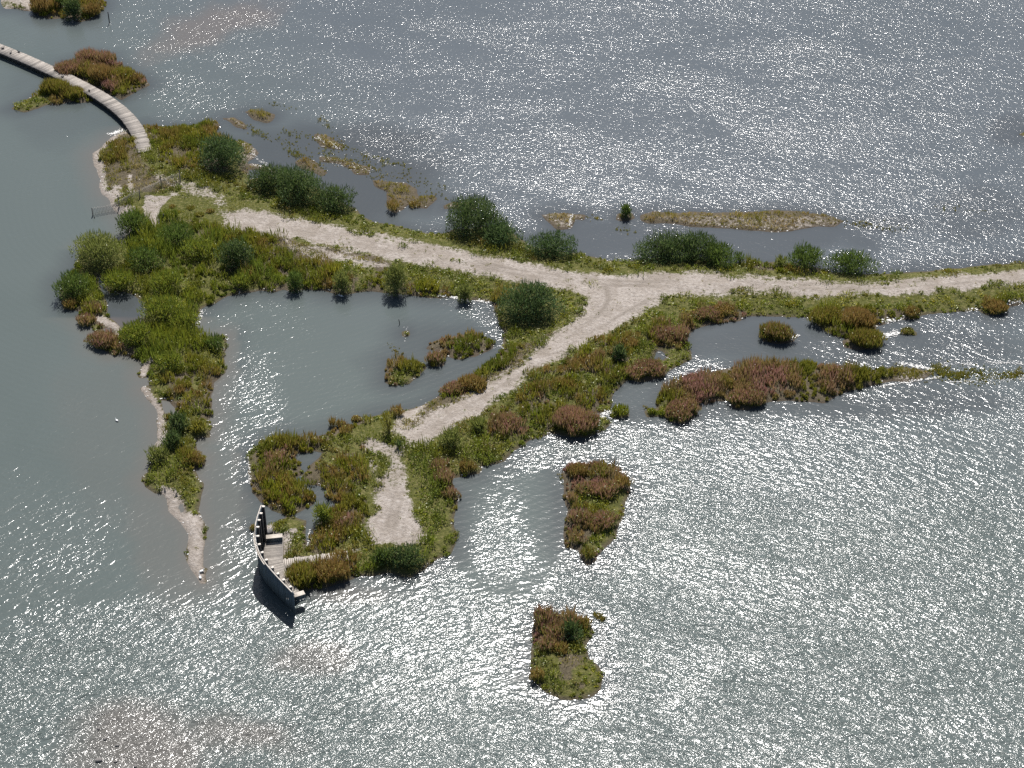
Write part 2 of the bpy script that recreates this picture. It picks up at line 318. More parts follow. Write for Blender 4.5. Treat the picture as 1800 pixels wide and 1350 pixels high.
Z = np.where(LAND > 0, 0.05 + 0.55 * (1 - np.exp(-np.maximum(LAND, 0) / 2.0)), 0.05 + 0.30 * np.maximum(LAND, -3.0))
low = (KIND == T['sprig']) | (SPITM > -0.5)
Z = np.where(low & (LAND > 0), np.minimum(Z, 0.10 + 0.04 * np.clip(LAND, 0, 2)), Z)
Z += np.where(LAND > 0, 0.03 * fbm(gx, gy, 1.2, 2, 3), 0)
def samp(F, x, y):
    u, v = (np.asarray(x) - GX[0]) / 0.25, (np.asarray(y) - GY[0]) / 0.25
    u, v = np.clip(u, 0, F.shape[0] - 1.001), np.clip(v, 0, F.shape[1] - 1.001)
    i, j = u.astype(int), v.astype(int); f, h = u - i, v - j
    return F[i, j] * (1 - f) * (1 - h) + F[i + 1, j] * f * (1 - h) + F[i, j + 1] * (1 - f) * h + F[i + 1, j + 1] * f * h
def near(F, x, y):
    i = np.clip(np.rint((np.asarray(x) - GX[0]) / 0.25).astype(int), 0, F.shape[0] - 1)
    j = np.clip(np.rint((np.asarray(y) - GY[0]) / 0.25).astype(int), 0, F.shape[1] - 1)
    return F[i, j]
def gz(x, y): return float(samp(Z, x, y))

# ------------------------------------------------------------------ materials
def mat(name):
    m = bpy.data.materials.new(name); m.use_nodes = True
    nt = m.node_tree
    return m, nt.nodes, nt.links, nt.nodes['Principled BSDF']
def ramp(n, stops):
    r = n.new('ShaderNodeValToRGB')
    e = r.color_ramp.elements
    while len(e) < len(stops): e.new(0.5)
    for i, (p, c) in enumerate(stops):
        e[i].position = p; e[i].color = (*c, 1)
    return r
def noise(n, l, coord, scale, detail=4, rough=.55, dist=0):
    t = n.new('ShaderNodeTexNoise'); t.inputs['Scale'].default_value = scale; t.inputs['Detail'].default_value = detail
    t.inputs['Roughness'].default_value = rough; t.inputs['Distortion'].default_value = dist
    if coord: l.new(coord, t.inputs['Vector'])
    return t
def math_(n, l, op, a, b=None, c=None, clamp=False):
    t = n.new('ShaderNodeMath'); t.operation = op; t.use_clamp = clamp
    for i, v in enumerate((a, b, c)):
        if v is None: continue
        if isinstance(v, (int, float)): t.inputs[i].default_value = v
        else: l.new(v, t.inputs[i])
    return t.outputs[0]
def mixc(n, l, f, a, b):
    t = n.new('ShaderNodeMix'); t.data_type = 'RGBA'
    for s, v in ((t.inputs[0], f), (t.inputs[6], a), (t.inputs[7], b)):
        if isinstance(v, (int, float)): s.default_value = v
        elif isinstance(v, tuple): s.default_value = (*v, 1)
        else: l.new(v, s)
    return t.outputs[2]
def attr(n, name):
    a = n.new('ShaderNodeAttribute'); a.attribute_name = name
    return a

# water: muddy, with wind ripples; 'calm' and 'shoal' vary over the lake
WAVE = 1.0
def water_material():
    m, n, l, b = mat('lake_water')
    pos = n.new('ShaderNodeNewGeometry').outputs['Position']
    def layer(rot, sx, sy, scale, detail, rough=.5, dist=0.0):
        mp = n.new('ShaderNodeMapping'); mp.vector_type = 'TEXTURE'
        mp.inputs['Rotation'].default_value = (0, 0, R(rot)); mp.inputs['Scale'].default_value = (sx, sy, 1)
        l.new(pos, mp.inputs['Vector'])
        return noise(n, l, mp.outputs[0], scale, detail, rough, dist).outputs['Fac']
    a_e, a_w = attr(n, 'wave_east').outputs['Fac'], attr(n, 'wave_amp').outputs['Fac']
    east = layer(-24, 1.9, 1.0, 1.55, 3, .50, .9)
    west = layer(36, 2.3, 1.0, 1.7, 3, .48, .8)
    flat = layer(4, 1.5, 1.0, 4.6, 2.5, .5, .4)
    ctr = lambda v: math_(n, l, 'SUBTRACT', v, 0.5)
    h1 = math_(n, l, 'ADD', math_(n, l, 'MULTIPLY', ctr(east), a_e), math_(n, l, 'MULTIPLY', ctr(west), math_(n, l, 'SUBTRACT', 1.0, a_e)))
    h = math_(n, l, 'ADD', math_(n, l, 'MULTIPLY', h1, attr(n, 'wave_long').outputs['Fac']), math_(n, l, 'MULTIPLY', ctr(flat), 0.27))
    gm = n.new('ShaderNodeMapping'); gm.vector_type = 'TEXTURE'; gm.inputs['Rotation'].default_value = (0, 0, R(-12)); gm.inputs['Scale'].default_value = (2.2, 1, 1); l.new(pos, gm.inputs['Vector'])
    gust = noise(n, l, gm.outputs[0], 0.16, 4, .62, .8).outputs['Fac']
    g = n.new('ShaderNodeMapRange'); g.inputs[1].default_value = .3; g.inputs[2].default_value = .7; g.inputs[3].default_value = .58; g.inputs[4].default_value = 1.32
    l.new(gust, g.inputs[0])
    amp = math_(n, l, 'MULTIPLY', a_w, g.outputs[0])
    # rings: slow refracted swell, gives the fine regular wrinkles of the sheltered water
    wv = n.new('ShaderNodeTexWave'); wv.wave_type = 'RINGS'; wv.rings_direction = 'Z'; wv.wave_profile = 'SIN'
    mp = n.new('ShaderNodeMapping'); mp.inputs['Location'].default_value = (30, -185, 0)
    l.new(pos, mp.inputs['Vector']); l.new(mp.outputs[0], wv.inputs['Vector'])
    wv.inputs['Scale'].default_value = 0.42; wv.inputs['Distortion'].default_value = 5.0; wv.inputs['Detail'].default_value = 2; wv.inputs['Detail Scale'].default_value = 0.35
    hh = math_(n, l, 'ADD', math_(n, l, 'MULTIPLY', math_(n, l, 'MULTIPLY', h, amp), WAVE * 0.30), math_(n, l, 'MULTIPLY', wv.outputs['Fac'], 0.004))
    bp = n.new('ShaderNodeBump'); bp.inputs['Strength'].default_value = 1.0; bp.inputs['Distance'].default_value = 1.0
    l.new(hh, bp.inputs['Height'])
    l.new(bp.outputs[0], b.inputs['Normal'])
    sh = attr(n, 'shoal').outputs['Fac']
    big = noise(n, l, pos, 0.035, 3, .5, 1.0).outputs['Fac']
    de = ramp(n, [(0.3, (0.076, 0.089, 0.098)), (0.7, (0.086, 0.099, 0.109))]); l.new(big, de.inputs[0])
    dw = ramp(n, [(0.3, (0.077, 0.095, 0.090)), (0.7, (0.087, 0.105, 0.100))]); l.new(big, dw.inputs[0])
    dd_ = mixc(n, l, attr(n, 'far_blue').outputs['Fac'], dw.outputs[0], de.outputs[0])  # base colour turns bluer toward the far and right water
    c = mixc(n, l, attr(n, 'dark_water').outputs['Fac'], dd_, (0.045, 0.050, 0.054))  # darker base colour along the planted shores and in chosen patches
    c = mixc(n, l, sh, c, (0.135, 0.103, 0.088))
    l.new(c, b.inputs['Base Color'])
    b.inputs['Roughness'].default_value = 0.145
    b.inputs['IOR'].default_value = 1.333
    return m

def ground_material():
    m, n, l, b = mat('island_soil')
    pos = n.new('ShaderNodeNewGeometry').outputs['Position']
    sand, green, wet = attr(n, 'sand').outputs['Fac'], attr(n, 'green').outputs['Fac'], attr(n, 'wet').outputs['Fac']
    n1 = noise(n, l, pos, 3.2, 6, .7); n2 = noise(n, l, pos, 0.5, 5, .6, .5); n3 = noise(n, l, pos, 9.0, 3, .6)
    sc = ramp(n, [(0.28, (0.19, 0.162, 0.138)), (0.5, (0.345, 0.305, 0.268)), (0.75, (0.46, 0.425, 0.39))]); l.new(n1.outputs['Fac'], sc.inputs[0])
    damp = n.new('ShaderNodeMapRange'); damp.inputs[1].default_value = .42; damp.inputs[2].default_value = .66; damp.inputs[4].default_value = .75; l.new(n2.outputs['Fac'], damp.inputs[0])
    sc2 = mixc(n, l, damp.outputs[0], sc.outputs[0], (0.235, 0.200, 0.165))
    gc = ramp(n, [(0.32, (0.042, 0.048, 0.014)), (0.52, (0.098, 0.100, 0.024)), (0.70, (0.20, 0.17, 0.08))]); l.new(n1.outputs['Fac'], gc.inputs[0])
    soil = ramp(n, [(0.3, (0.06, 0.05, 0.03)), (0.7, (0.14, 0.115, 0.075))]); l.new(n1.outputs['Fac'], soil.inputs[0])
    veg = mixc(n, l, green, soil.outputs[0], gc.outputs[0])
    f = math_(n, l, 'ADD', sand, math_(n, l, 'MULTIPLY', math_(n, l, 'SUBTRACT', n1.outputs['Fac'], .5), 1.5))
    f = math_(n, l, 'ADD', f, math_(n, l, 'MULTIPLY', math_(n, l, 'SUBTRACT', n3.outputs['Fac'], .5), .8))
    r = n.new('ShaderNodeMapRange'); r.inputs[1].default_value = .38; r.inputs[2].default_value = .62; l.new(f, r.inputs[0])
    sc3 = mixc(n, l, math_(n, l, 'MULTIPLY', attr(n, 'rut').outputs['Fac'], .85), sc2, (0.215, 0.185, 0.155))
    c = mixc(n, l, r.outputs[0], veg, sc3)
    c = mixc(n, l, wet, c, (0.085, 0.068, 0.05))
    l.new(c, b.inputs['Base Color'])
    b.inputs['Roughness'].default_value = .9
    b.inputs['Specular IOR Level'].default_value = .2
    bp = n.new('ShaderNodeBump'); bp.inputs['Strength'].default_value = 1; bp.inputs['Distance'].default_value = .22
    l.new(math_(n, l, 'ADD', n1.outputs['Fac'], math_(n, l, 'MULTIPLY', n3.outputs['Fac'], .3)), bp.inputs['Height']); l.new(bp.outputs[0], b.inputs['Normal'])
    return m

def leaf_material(name, trans=.34, rough=.42):
    m, n, l, b = mat(name)
    a = attr(n, 'tint')
    l.new(a.outputs['Color'], b.inputs['Base Color'])
    b.inputs['Roughness'].default_value = rough
    b.inputs['Specular IOR Level'].default_value = .42
    tr = n.new('ShaderNodeBsdfTranslucent'); l.new(a.outputs['Color'], tr.inputs['Color'])
    mx = n.new('ShaderNodeMixShader'); mx.inputs[0].default_value = trans
    l.new(b.outputs[0], mx.inputs[1]); l.new(tr.outputs[0], mx.inputs[2]); l.new(mx.outputs[0], n['Material Output'].inputs['Surface'])
    return m

def wood_material(name, light, dark, scale=(1, 1, 1)):
    m, n, l, b = mat(name)
    tc = n.new('ShaderNodeNewGeometry').outputs['Position']
    rnd = attr(n, 'tint')
    a = noise(n, l, tc, 2.5, 5, .7); c = noise(n, l, tc, 12, 3, .6)
    r = ramp(n, [(0.3, dark), (0.7, light)]); l.new(math_(n, l, 'ADD', math_(n, l, 'MULTIPLY', a.outputs['Fac'], .6), math_(n, l, 'MULTIPLY', c.outputs['Fac'], .4)), r.inputs[0])
    mul = n.new('ShaderNodeMix'); mul.data_type = 'RGBA'; mul.blend_type = 'MULTIPLY'; mul.inputs[0].default_value = 1
    l.new(r.outputs[0], mul.inputs[6]); l.new(rnd.outputs['Color'], mul.inputs[7])
    l.new(mul.outputs[2], b.inputs['Base Color'])
    b.inputs['Roughness'].default_value = .8
    bp = n.new('ShaderNodeBump'); bp.inputs['Distance'].default_value = .02; l.new(c.outputs['Fac'], bp.inputs['Height']); l.new(bp.outputs[0], b.inputs['Normal'])
    return m

def plain(name, c, rough=.7, nz=.15):
    m, n, l, b = mat(name)
    p = n.new('ShaderNodeNewGeometry').outputs['Position']
    t = noise(n, l, p, 6, 4, .6)
    r = ramp(n, [(.3, tuple(v * (1 - nz) for v in c)), (.7, tuple(min(1, v * (1 + nz)) for v in c))]); l.new(t.outputs['Fac'], r.inputs[0])
    l.new(r.outputs[0], b.inputs['Base Color']); b.inputs['Roughness'].default_value = rough
    return m

M_WATER, M_SOIL = water_material(), ground_material()
M_LEAF = leaf_material('foliage')
M_DECK = wood_material('weathered_decking', (0.40, 0.36, 0.315), (0.24, 0.215, 0.19))
M_DARKWOOD = wood_material('tarred_wood', (0.045, 0.042, 0.042), (0.022, 0.021, 0.022))
M_WALL = wood_material('grey_timber', (0.125, 0.155, 0.175), (0.07, 0.092, 0.11))
M_PALE = wood_material('pale_timber', (0.62, 0.56, 0.49), (0.45, 0.40, 0.34))
M_BARK = plain('bark', (0.10, 0.08, 0.055))
M_STONE = plain('stone', (0.17, 0.16, 0.15), .85, .3)
M_WHITE = plain('white_plumage', (0.8, 0.8, 0.78), .6, .05)
M_BLACK = plain('dark_plumage', (0.02, 0.02, 0.022), .6, .3)
M_FOAM = plain('foam', (0.72, 0.71, 0.68), .8, .12)
M_BEAK = plain('beak', (0.5, 0.3, 0.05), .5, .1)

# ------------------------------------------------------------------ mesh helpers
def mesh_np(name, verts, faces, material, tint=None, attrs=None, smooth=False):
    """faces: (n,4) or (n,3) index array"""
    me = bpy.data.meshes.new(name)
    verts = np.asarray(verts, np.float32); faces = np.asarray(faces, np.int32)
    k = faces.shape[1]
    me.vertices.add(len(verts)); me.vertices.foreach_set('co', verts.ravel())
    me.loops.add(faces.size); me.loops.foreach_set('vertex_index', faces.ravel())
    me.polygons.add(len(faces)); me.polygons.foreach_set('loop_start', np.arange(0, faces.size, k, dtype=np.int32))
    me.polygons.foreach_set('loop_total', np.full(len(faces), k, np.int32))
    if smooth: me.polygons.foreach_set('use_smooth', np.ones(len(faces), bool))
    if tint is not None:
        a = me.attributes.new('tint', 'FLOAT_COLOR', 'POINT')
        c = np.ones((len(verts), 4), np.float32); c[:, :3] = tint
        a.data.foreach_set('color', c.ravel())
    for nm, v in (attrs or {}).items():
        a = me.attributes.new(nm, 'FLOAT', 'POINT'); a.data.foreach_set('value', np.asarray(v, np.float32).ravel())
    me.update(calc_edges=True)
    me.materials.append(material)
    return me
def link(name, data, parent=None, loc=(0, 0, 0), rz=0.0):
    o = bpy.data.objects.new(name, data); COL.objects.link(o)
    o.location = loc; o.rotation_euler = (0, 0, rz)
    if parent: o.parent = parent
    return o
def tag(o, label=None, cat=None, group=None, kind=None):
    if label: o['label'] = label
    if cat: o['category'] = cat
    if group: o['group'] = group
    if kind: o['kind'] = kind
    return o
class MB:
    def __init__(s): s.v, s.f, s.c = [], [], []
    def hexa(s, p, tint=1.0):                     # eight corners: bottom four then top four
        n = len(s.v); s.v += [tuple(q) for q in p]
        s.f += [tuple(n + i for i in q) for q in ((0,3,2,1),(4,5,6,7),(0,1,5,4),(1,2,6,5),(2,3,7,6),(3,0,4,7))]
        s.c += [(tint,) * 3 if isinstance(tint, (int, float)) else tint] * 8
    def box(s, c, u, hl, hw, z0, z1, tint=1.0):   # centre, direction, half length, half width
        u = np.array(u, float); u /= np.linalg.norm(u); w = np.array([-u[1], u[0]]); c = np.array(c[:2], float)
        q = [c - u*hl - w*hw, c + u*hl - w*hw, c + u*hl + w*hw, c - u*hl + w*hw]
        s.hexa([(*k, z0) for k in q] + [(*k, z1) for k in q], tint)
    def tube(s, pts, rad, n=8, tint=1.0):
        pts = [Vector(p) for p in pts]; base = len(s.v)
        rad = rad if isinstance(rad, (list, tuple)) else [rad] * len(pts)
        for i, p in enumerate(pts):
            d = (pts[min(i + 1, len(pts) - 1)] - pts[max(i - 1, 0)]).normalized()
            a = d.orthogonal().normalized(); b = d.cross(a)
            for k in range(n):
                t = 6.28318 * k / n
                s.v.append(tuple(p + (a * math.cos(t) + b * math.sin(t)) * rad[i])); s.c.append((tint,) * 3)
        for i in range(len(pts) - 1):
            for k in range(n):
                s.f.append((base + i*n + k, base + i*n + (k+1) % n, base + (i+1)*n + (k+1) % n, base + (i+1)*n + k))
        for i, r in ((0, -1), (len(pts) - 1, 1)):
            cc = len(s.v); s.v.append(tuple(pts[i])); s.c.append((tint,) * 3)
            for k in range(0, n, 2):
                s.f.append((cc, base + i*n + k, base + i*n + (k+1) % n, base + i*n + (k+2) % n))
    def ball(s, c, r, n=8, m=6, tint=1.0, jit=0.0):
        base = len(s.v); c = np.array(c, float); r = np.array(r, float)
        for i in range(m + 1):
            ph = math.pi * i / m
            for k in range(n):
                t = 6.28318 * k / n
                q = np.array([math.sin(ph) * math.cos(t), math.sin(ph) * math.sin(t), math.cos(ph)]) * (1 + random.uniform(-jit, jit))
                s.v.append(tuple(c + q * r)); s.c.append((tint,) * 3)
        for i in range(m):
            for k in range(n):
                s.f.append((base + i*n + k, base + (i+1)*n + k, base + (i+1)*n + (k+1) % n, base + i*n + (k+1) % n))
    def build(s, name, material, parent=None, smooth=False, origin=(0, 0, 0)):
        v = np.array(s.v) - np.array(origin)
        me = mesh_np(name, v, np.array(s.f), material, np.array(s.c), smooth=smooth)
        return link(name, me, parent, (0, 0, 0) if parent else origin)

# ------------------------------------------------------------------ ground sheet and lake
def outer(a, far):                       # add coarse rows beyond the fine ones so that the sheet reaches the horizon
    st = [4, 12, 30, 80, 200, 500, 1300, far]
    return np.concatenate([[a[0] - q for q in reversed(st)], a, [a[-1] + q for q in st]])
def sheet(ax, ay):
    X, Y = np.meshgrid(ax, ay, indexing='ij'); nx, ny = X.shape
    idx = np.arange(nx * ny).reshape(nx, ny)
    f = np.stack([idx[:-1, :-1], idx[1:, :-1], idx[1:, 1:], idx[:-1, 1:]], -1).reshape(-1, 4)
    return X, Y, f
def padF(F, v): return np.pad(F, 8, constant_values=v)
X, Y, f = sheet(outer(GX, 8000), outer(GY, 8000))
green = np.isin(KIND, [T['turf'], T['lush'], T['herb'], T['scrub'], T['bushy']]).astype(float)
wetf = np.clip(1 - (LAND + 0.05) / 0.35, 0, 1) * np.where(SAND > .6, .35, .85)
wetf = np.where((KIND == T['sprig']) & (LAND > .1), 0.1, wetf)
me = mesh_np('ground', np.stack([X, Y, padF(Z, -0.9)], -1).reshape(-1, 3), f, M_SOIL, attrs={'sand': padF(SAND, 0), 'green': padF(green, 0), 'rut': padF(RUT, 0), 'wet': padF(wetf, 1)}, smooth=True)
tag(link('ground', me), 'low sandy islands and lake bed with pale tracks and muddy banks', kind='structure')

wx, wy = np.arange(-66, 66.01, 0.5), np.arange(92, 242.01, 0.5)
X, Y, f = sheet(outer(wx, 8000), outer(wy, 8000))
px = 900 + FPX * X / np.maximum(cp * Y + sp * CAM_H, 1); py = 675 + FPX * (CAM_H * cp - Y * sp) / np.maximum(cp * Y + sp * CAM_H, 1)
amp = np.full(X.shape, 0.93)
def blob(F, x0, y0, x1, y1, v, soft=45, rot=0):
    cx, cy_, rx, ry = (x0 + x1) / 2, (y0 + y1) / 2, (x1 - x0) / 2, (y1 - y0) / 2
    a = R(rot); dx, dy = px - cx, py - cy_
    u = np.sqrt(((dx * math.cos(a) + dy * math.sin(a)) / rx) ** 2 + ((-dx * math.sin(a) + dy * math.cos(a)) / ry) ** 2)
    w = np.clip((1 - u) * min(rx, ry) / soft + 0.5 + .35 * fbm(X, Y, 5, 4, 3), 0, 1); w = w * w * (3 - 2 * w)
    return F * (1 - w) + v * w
for a in [(-500,560,430,1160,.20,90),(-300,250,330,800,.22,90),(-80,830,200,1080,.42,80),(-300,1075,560,1500,1.0,60,-8),(330,1000,520,1070,.22,40),(-60,90,260,340,.38,60),(-100,-20,190,110,.5,60),(340,500,900,780,.20,50),(350,480,560,660,.42,60),(370,640,500,800,.58,50),
          (420,200,570,300,.35,40),(540,270,800,410,.38,40),(930,390,1150,460,.32,30),(1130,395,1540,465,.32,30),(1200,555,1500,650,.2,20),(1480,570,1850,650,.6,35),(1060,650,1200,750,.25,30),(1080,690,1800,752,.36,35),(770,740,1010,1070,.15,45),(820,870,930,1010,.60,60),(890,785,990,830,.6,30),(540,1010,780,1080,.18,40),(350,1020,470,1100,.40,40),(810,1070,950,1230,.22,50),(950,1205,1060,1260,.5,30),(1150,730,1950,880,.66,70),(520,1040,900,1190,.66,60),(430,780,610,980,.18,25),(150,470,270,600,.15,20),(270,690,330,740,.1,10),(1140,605,1185,640,.05,6)]:
    amp = blob(amp, *a)
ld = samp(np.pad(LAND, 0), X, Y); ld = np.where((X < GX[0]) | (X > GX[-1]) | (Y < GY[0]) | (Y > GY[-1]), -6, ld)
wlong = np.clip(.32 + (py - 500) / 750 * .68, .32, 1.0)
amp *= 1 - np.clip((720 - py) / 500, 0, 1) * (.27 - .20 * np.clip((px - 1000) / 600, 0, 1))
amp *= np.clip(0.55 + (-ld) / 3.0 * .45, .55, 1)
shore = np.clip(1 + ld / 3.5, 0, 1) ** 1.4
sandy = np.clip(samp(SAND, X, Y) * 0, 0, 1)
west_ = ((px < 420) & (py > 560)) | ((px < 240) & (py > 220) & (py < 440))
shoal = shore * np.where(west_, .42, 0)
dark_water = shore * np.where(west_, 0, .75)  # darker water tone toward the shores, except in the west
for a in [(400,215,800,400,.75,50),(900,380,1520,465,.5,30),(1190,560,1800,650,.5,20),(1080,680,1800,740,.55,25),(1050,650,1200,740,.4,20),(960,780,1010,1000,.6,25),(640,560,880,690,.5,40),(170,480,262,590,.8,15),(500,780,600,960,.4,20),(420,930,530,1120,.2,30),(0,100,230,250,.25,40),(1740,200,1830,260,.5,20),(1640,330,1800,420,.4,30),(1380,375,1620,410,.5,15)]:
    dark_water = np.maximum(dark_water, blob(np.zeros(X.shape), *a))
for a in [(140,1255,340,1420,.45,70),(350,1255,520,1320,.4,40),(500,1130,620,1180,.35,30),(260,20,480,80,.45,30,-20),(230,760,420,1060,.22,60),(560,1030,700,1060,.3,25),(100,640,260,900,.10,60)]:
    shoal = np.maximum(shoal, blob(np.zeros(X.shape), *a))
eastw = np.clip((px - 520) / 380 + (900 - py) / 900 * .5, 0, 1)
me = mesh_np('water', np.stack([X, Y, np.zeros(X.shape)], -1).reshape(-1, 3), f, M_WATER, attrs={'wave_amp': amp, 'shoal': shoal, 'dark_water': dark_water, 'wave_long': wlong, 'far_blue': np.clip((px - 250) / 600 + (300 - py) / 300 * .5, 0, 1) * np.clip((950 - py) / 500, 0, 1), 'wave_east': eastw}, smooth=True)
tag(link('water', me), 'grey green lake water with sun glitter around the islands', kind='structure')

# ------------------------------------------------------------------ foliage generators (vertex arrays)
def rvec(n):
    v = rng.normal(size=(n, 3)); return v / np.linalg.norm(v, axis=1)[:, None]
def blades(p, h, w, lean, cb, ct):
    """upright kite shaped blades. p (n,3) foot; h,w (n); lean (n,2); cb,ct (n,3) colour at foot and tip"""
    n = len(p); a = rng.random(n) * 6.2832
    u = np.stack([np.cos(a), np.sin(a), np.zeros(n)], 1) * (w / 2)[:, None]
    up = np.concatenate([lean, np.ones((n, 1))], 1); up /= np.linalg.norm(up, axis=1)[:, None]; up *= h[:, None]
    v = np.stack([p, p + up * .55 - u, p + up, p + up * .55 + u], 1).reshape(-1, 3)
    m = (cb + ct) / 2
    c = np.stack([cb, m, ct, m], 1).reshape(-1, 3)
    return v, c
def leaves(p, s, c, up=0.0):
    n = len(p); d = rvec(n); d[:, 2] = d[:, 2] * (1 - up) + up * np.abs(d[:, 2]) + up * .7; d /= np.linalg.norm(d, axis=1)[:, None]
    e = np.cross(d, rvec(n)); e /= np.linalg.norm(e, axis=1)[:, None] + 1e-9
    a, b = d * (s * .5)[:, None], e * (s * .24)[:, None]
    v = np.stack([p - a, p - b, p + a, p + b], 1).reshape(-1, 3)
    return v, np.repeat(c, 4, 0)
def pal(cols, n, var=.2):
    cols = np.array(cols); k = rng.integers(0, len(cols), n)
    return cols[k] * (1 + var * rng.uniform(-1, 1, (n, 1)))
C_GREEN = [(.058,.088,.024),(.078,.108,.026),(.050,.078,.026),(.100,.128,.032)]
C_LUSH = [(.075,.112,.020),(.100,.135,.024),(.128,.150,.030),(.060,.090,.022)]
C_OLIVE = [(.100,.115,.032),(.122,.128,.042),(.080,.098,.030),(.112,.104,.048)]
C_RUST = [(.125,.098,.072),(.145,.115,.085),(.120,.082,.060)]
C_PINK = [(.175,.116,.165),(.165,.124,.130),(.150,.126,.105),(.185,.108,.200)]
C_STRAW = [(.220,.205,.150),(.175,.170,.120),(.150,.150,.095),(.190,.170,.140)]
C_YEL = [(.190,.190,.040),(.165,.165,.045)]
C_WIL = [(.028,.056,.030),(.040,.070,.038),(.022,.044,.024),(.058,.090,.056)]
C_WILB = [(.026,.056,.032),(.050,.084,.056),(.034,.064,.040)]
C_BR = [(.070,.108,.028),(.092,.130,.034),(.056,.088,.026),(.115,.138,.034)]

def upright(cx, cy, cz, r, h, foot, tips, dens=90, w=.10, leafc=None, dome=.5, ry=None):
    """one clump of upright stems: foot colours, tip colours"""
    ry = ry or r
    n = max(12, int(dens * math.pi * r * ry))
    a, q = rng.random(n) * 6.2832, np.sqrt(rng.random(n))
    q = q * (1 + .18 * np.sin(a * 3 + rng.random() * 6) + .1 * np.sin(a * 5 + rng.random() * 6))
    dx, dy = q * r * np.cos(a), q * ry * np.sin(a)
    p = np.stack([cx + dx, cy + dy, np.full(n, cz) if np.isscalar(cz) else cz(cx + dx, cy + dy)], 1)
    hh = h * (1 - dome * np.clip(q, 0, 1.2) ** 2.2) * rng.uniform(.72, 1.1, n)
    lean = np.stack([dx / r * .22, dy / ry * .22], 1) + rng.normal(0, .10, (n, 2))
    k = rng.random() * .25 - .12
    v1, c1 = blades(p, hh, w * rng.uniform(.7, 1.4, n), lean, pal(foot, n) * (1 + k), pal(tips, n) * (1 + k))
    m = int(n * 1.1)
    a, q = rng.random(m) * 6.2832, np.sqrt(rng.random(m)); zz = rng.random(m)
    top = h * (1 - dome * q ** 2.2) * .8
    dx, dy = q * r * np.cos(a), q * ry * np.sin(a)
    p2 = np.stack([cx + dx, cy + dy, (cz if np.isscalar(cz) else cz(cx + dx, cy + dy)) + zz * top], 1)
    v2, c2 = leaves(p2, rng.uniform(.10, .22, m), pal(leafc or foot, m), .35)
    return np.concatenate([v1, v2]), np.concatenate([c1, c2])
def bush(w, d, h, cols, n_lobe=9, dens=1.0, wisp=.5, s=.19):
    """a willow crown: several billows of long leaves that point upward; local coordinates, foot at the origin"""
    V, C = [], []
    lob = []
    for i in range(n_lobe):
        a = 6.2832 * (i + random.random() * .7) / n_lobe * 1.0; q = random.uniform(.25, .68) if i else 0
        lw = random.uniform(.26, .50)
        lob.append((q * math.cos(a) * w / 2, q * math.sin(a) * d / 2, h * random.uniform(.38, .72) * (1 - .35 * q), lw * w * .5, lw * d * .5, h * random.uniform(.30, .42)))
    lob.append((0, 0, h * .58, w * .28, d * .28, h * .40))
    for (x, y, z, rx, ry, rz) in lob:
        n = int(dens * 95 * (rx * ry + rx * rz + ry * rz)) + 40
        u = rvec(n); rr = rng.uniform(.55, 1.04, n) ** .6
        rr *= 1 + .24 * vnoise(u[:, 0] * 4 + x * 3 + u[:, 1] * 2, u[:, 2] * 3 + u[:, 1] * 3 + y, .8, 2)
        p = np.stack([x + u[:, 0] * rx * rr, y + u[:, 1] * ry * rr, z + u[:, 2] * rz * rr], 1)
        p[:, 2] = np.maximum(p[:, 2], .05 + rng.random(n) * .35)
        k = random.uniform(-.22, .28)
        v, c = leaves(p, rng.uniform(.6, 1.5, n) * s, pal(cols, n, .3) * (1 + k), .55)
        V.append(v); C.append(c)
        m = int(n * .16 * wisp) + 4                  # shoots that stand out of the crown
        u = rvec(m); u[:, 2] = np.abs(u[:, 2]) * .8 + .2; u /= np.linalg.norm(u, axis=1)[:, None]
        p = np.stack([x + u[:, 0] * rx, y + u[:, 1] * ry, z + u[:, 2] * rz], 1) - [0, 0, .15]
        v, c = blades(p, rng.uniform(.3, .85, m), np.full(m, .08), u[:, :2] * .5 + rng.normal(0, .1, (m, 2)), pal(cols, m), pal(cols, m) * 1.15)
        V.append(v); C.append(c)
    # skirt down to the ground
    n = int(dens * 60 * (w + d) * h * .5)
    a = rng.random(n) * 6.2832; q = rng.uniform(.55, .9, n)
    p = np.stack([np.cos(a) * w / 2 * q, np.sin(a) * d / 2 * q, rng.random(n) ** 1.3 * h * .45], 1)
    v, c = leaves(p, rng.uniform(.6, 1.3, n) * s, pal(cols, n, .25), .5)
    V.append(v); C.append(c)
    return np.concatenate(V), np.concatenate(C)
def quads(n): return np.arange(n).reshape(-1, 4)
NTRI = 0
FOL = (2.50, 2.06, 1.08)
def foliage_obj(name, V, C, parent=None, loc=(0, 0, 0), rz=0):
    global NTRI
    NTRI += len(V) // 4
    C = C * np.array(FOL)
    return link(name, mesh_np(name, V, quads(len(V)), M_LEAF, C), parent, loc, rz)

# ------------------------------------------------------------------ ground cover (uncountable): one object per kind of cover
KEEP = []        # (x, y, r) places taken by plants that are things of their own
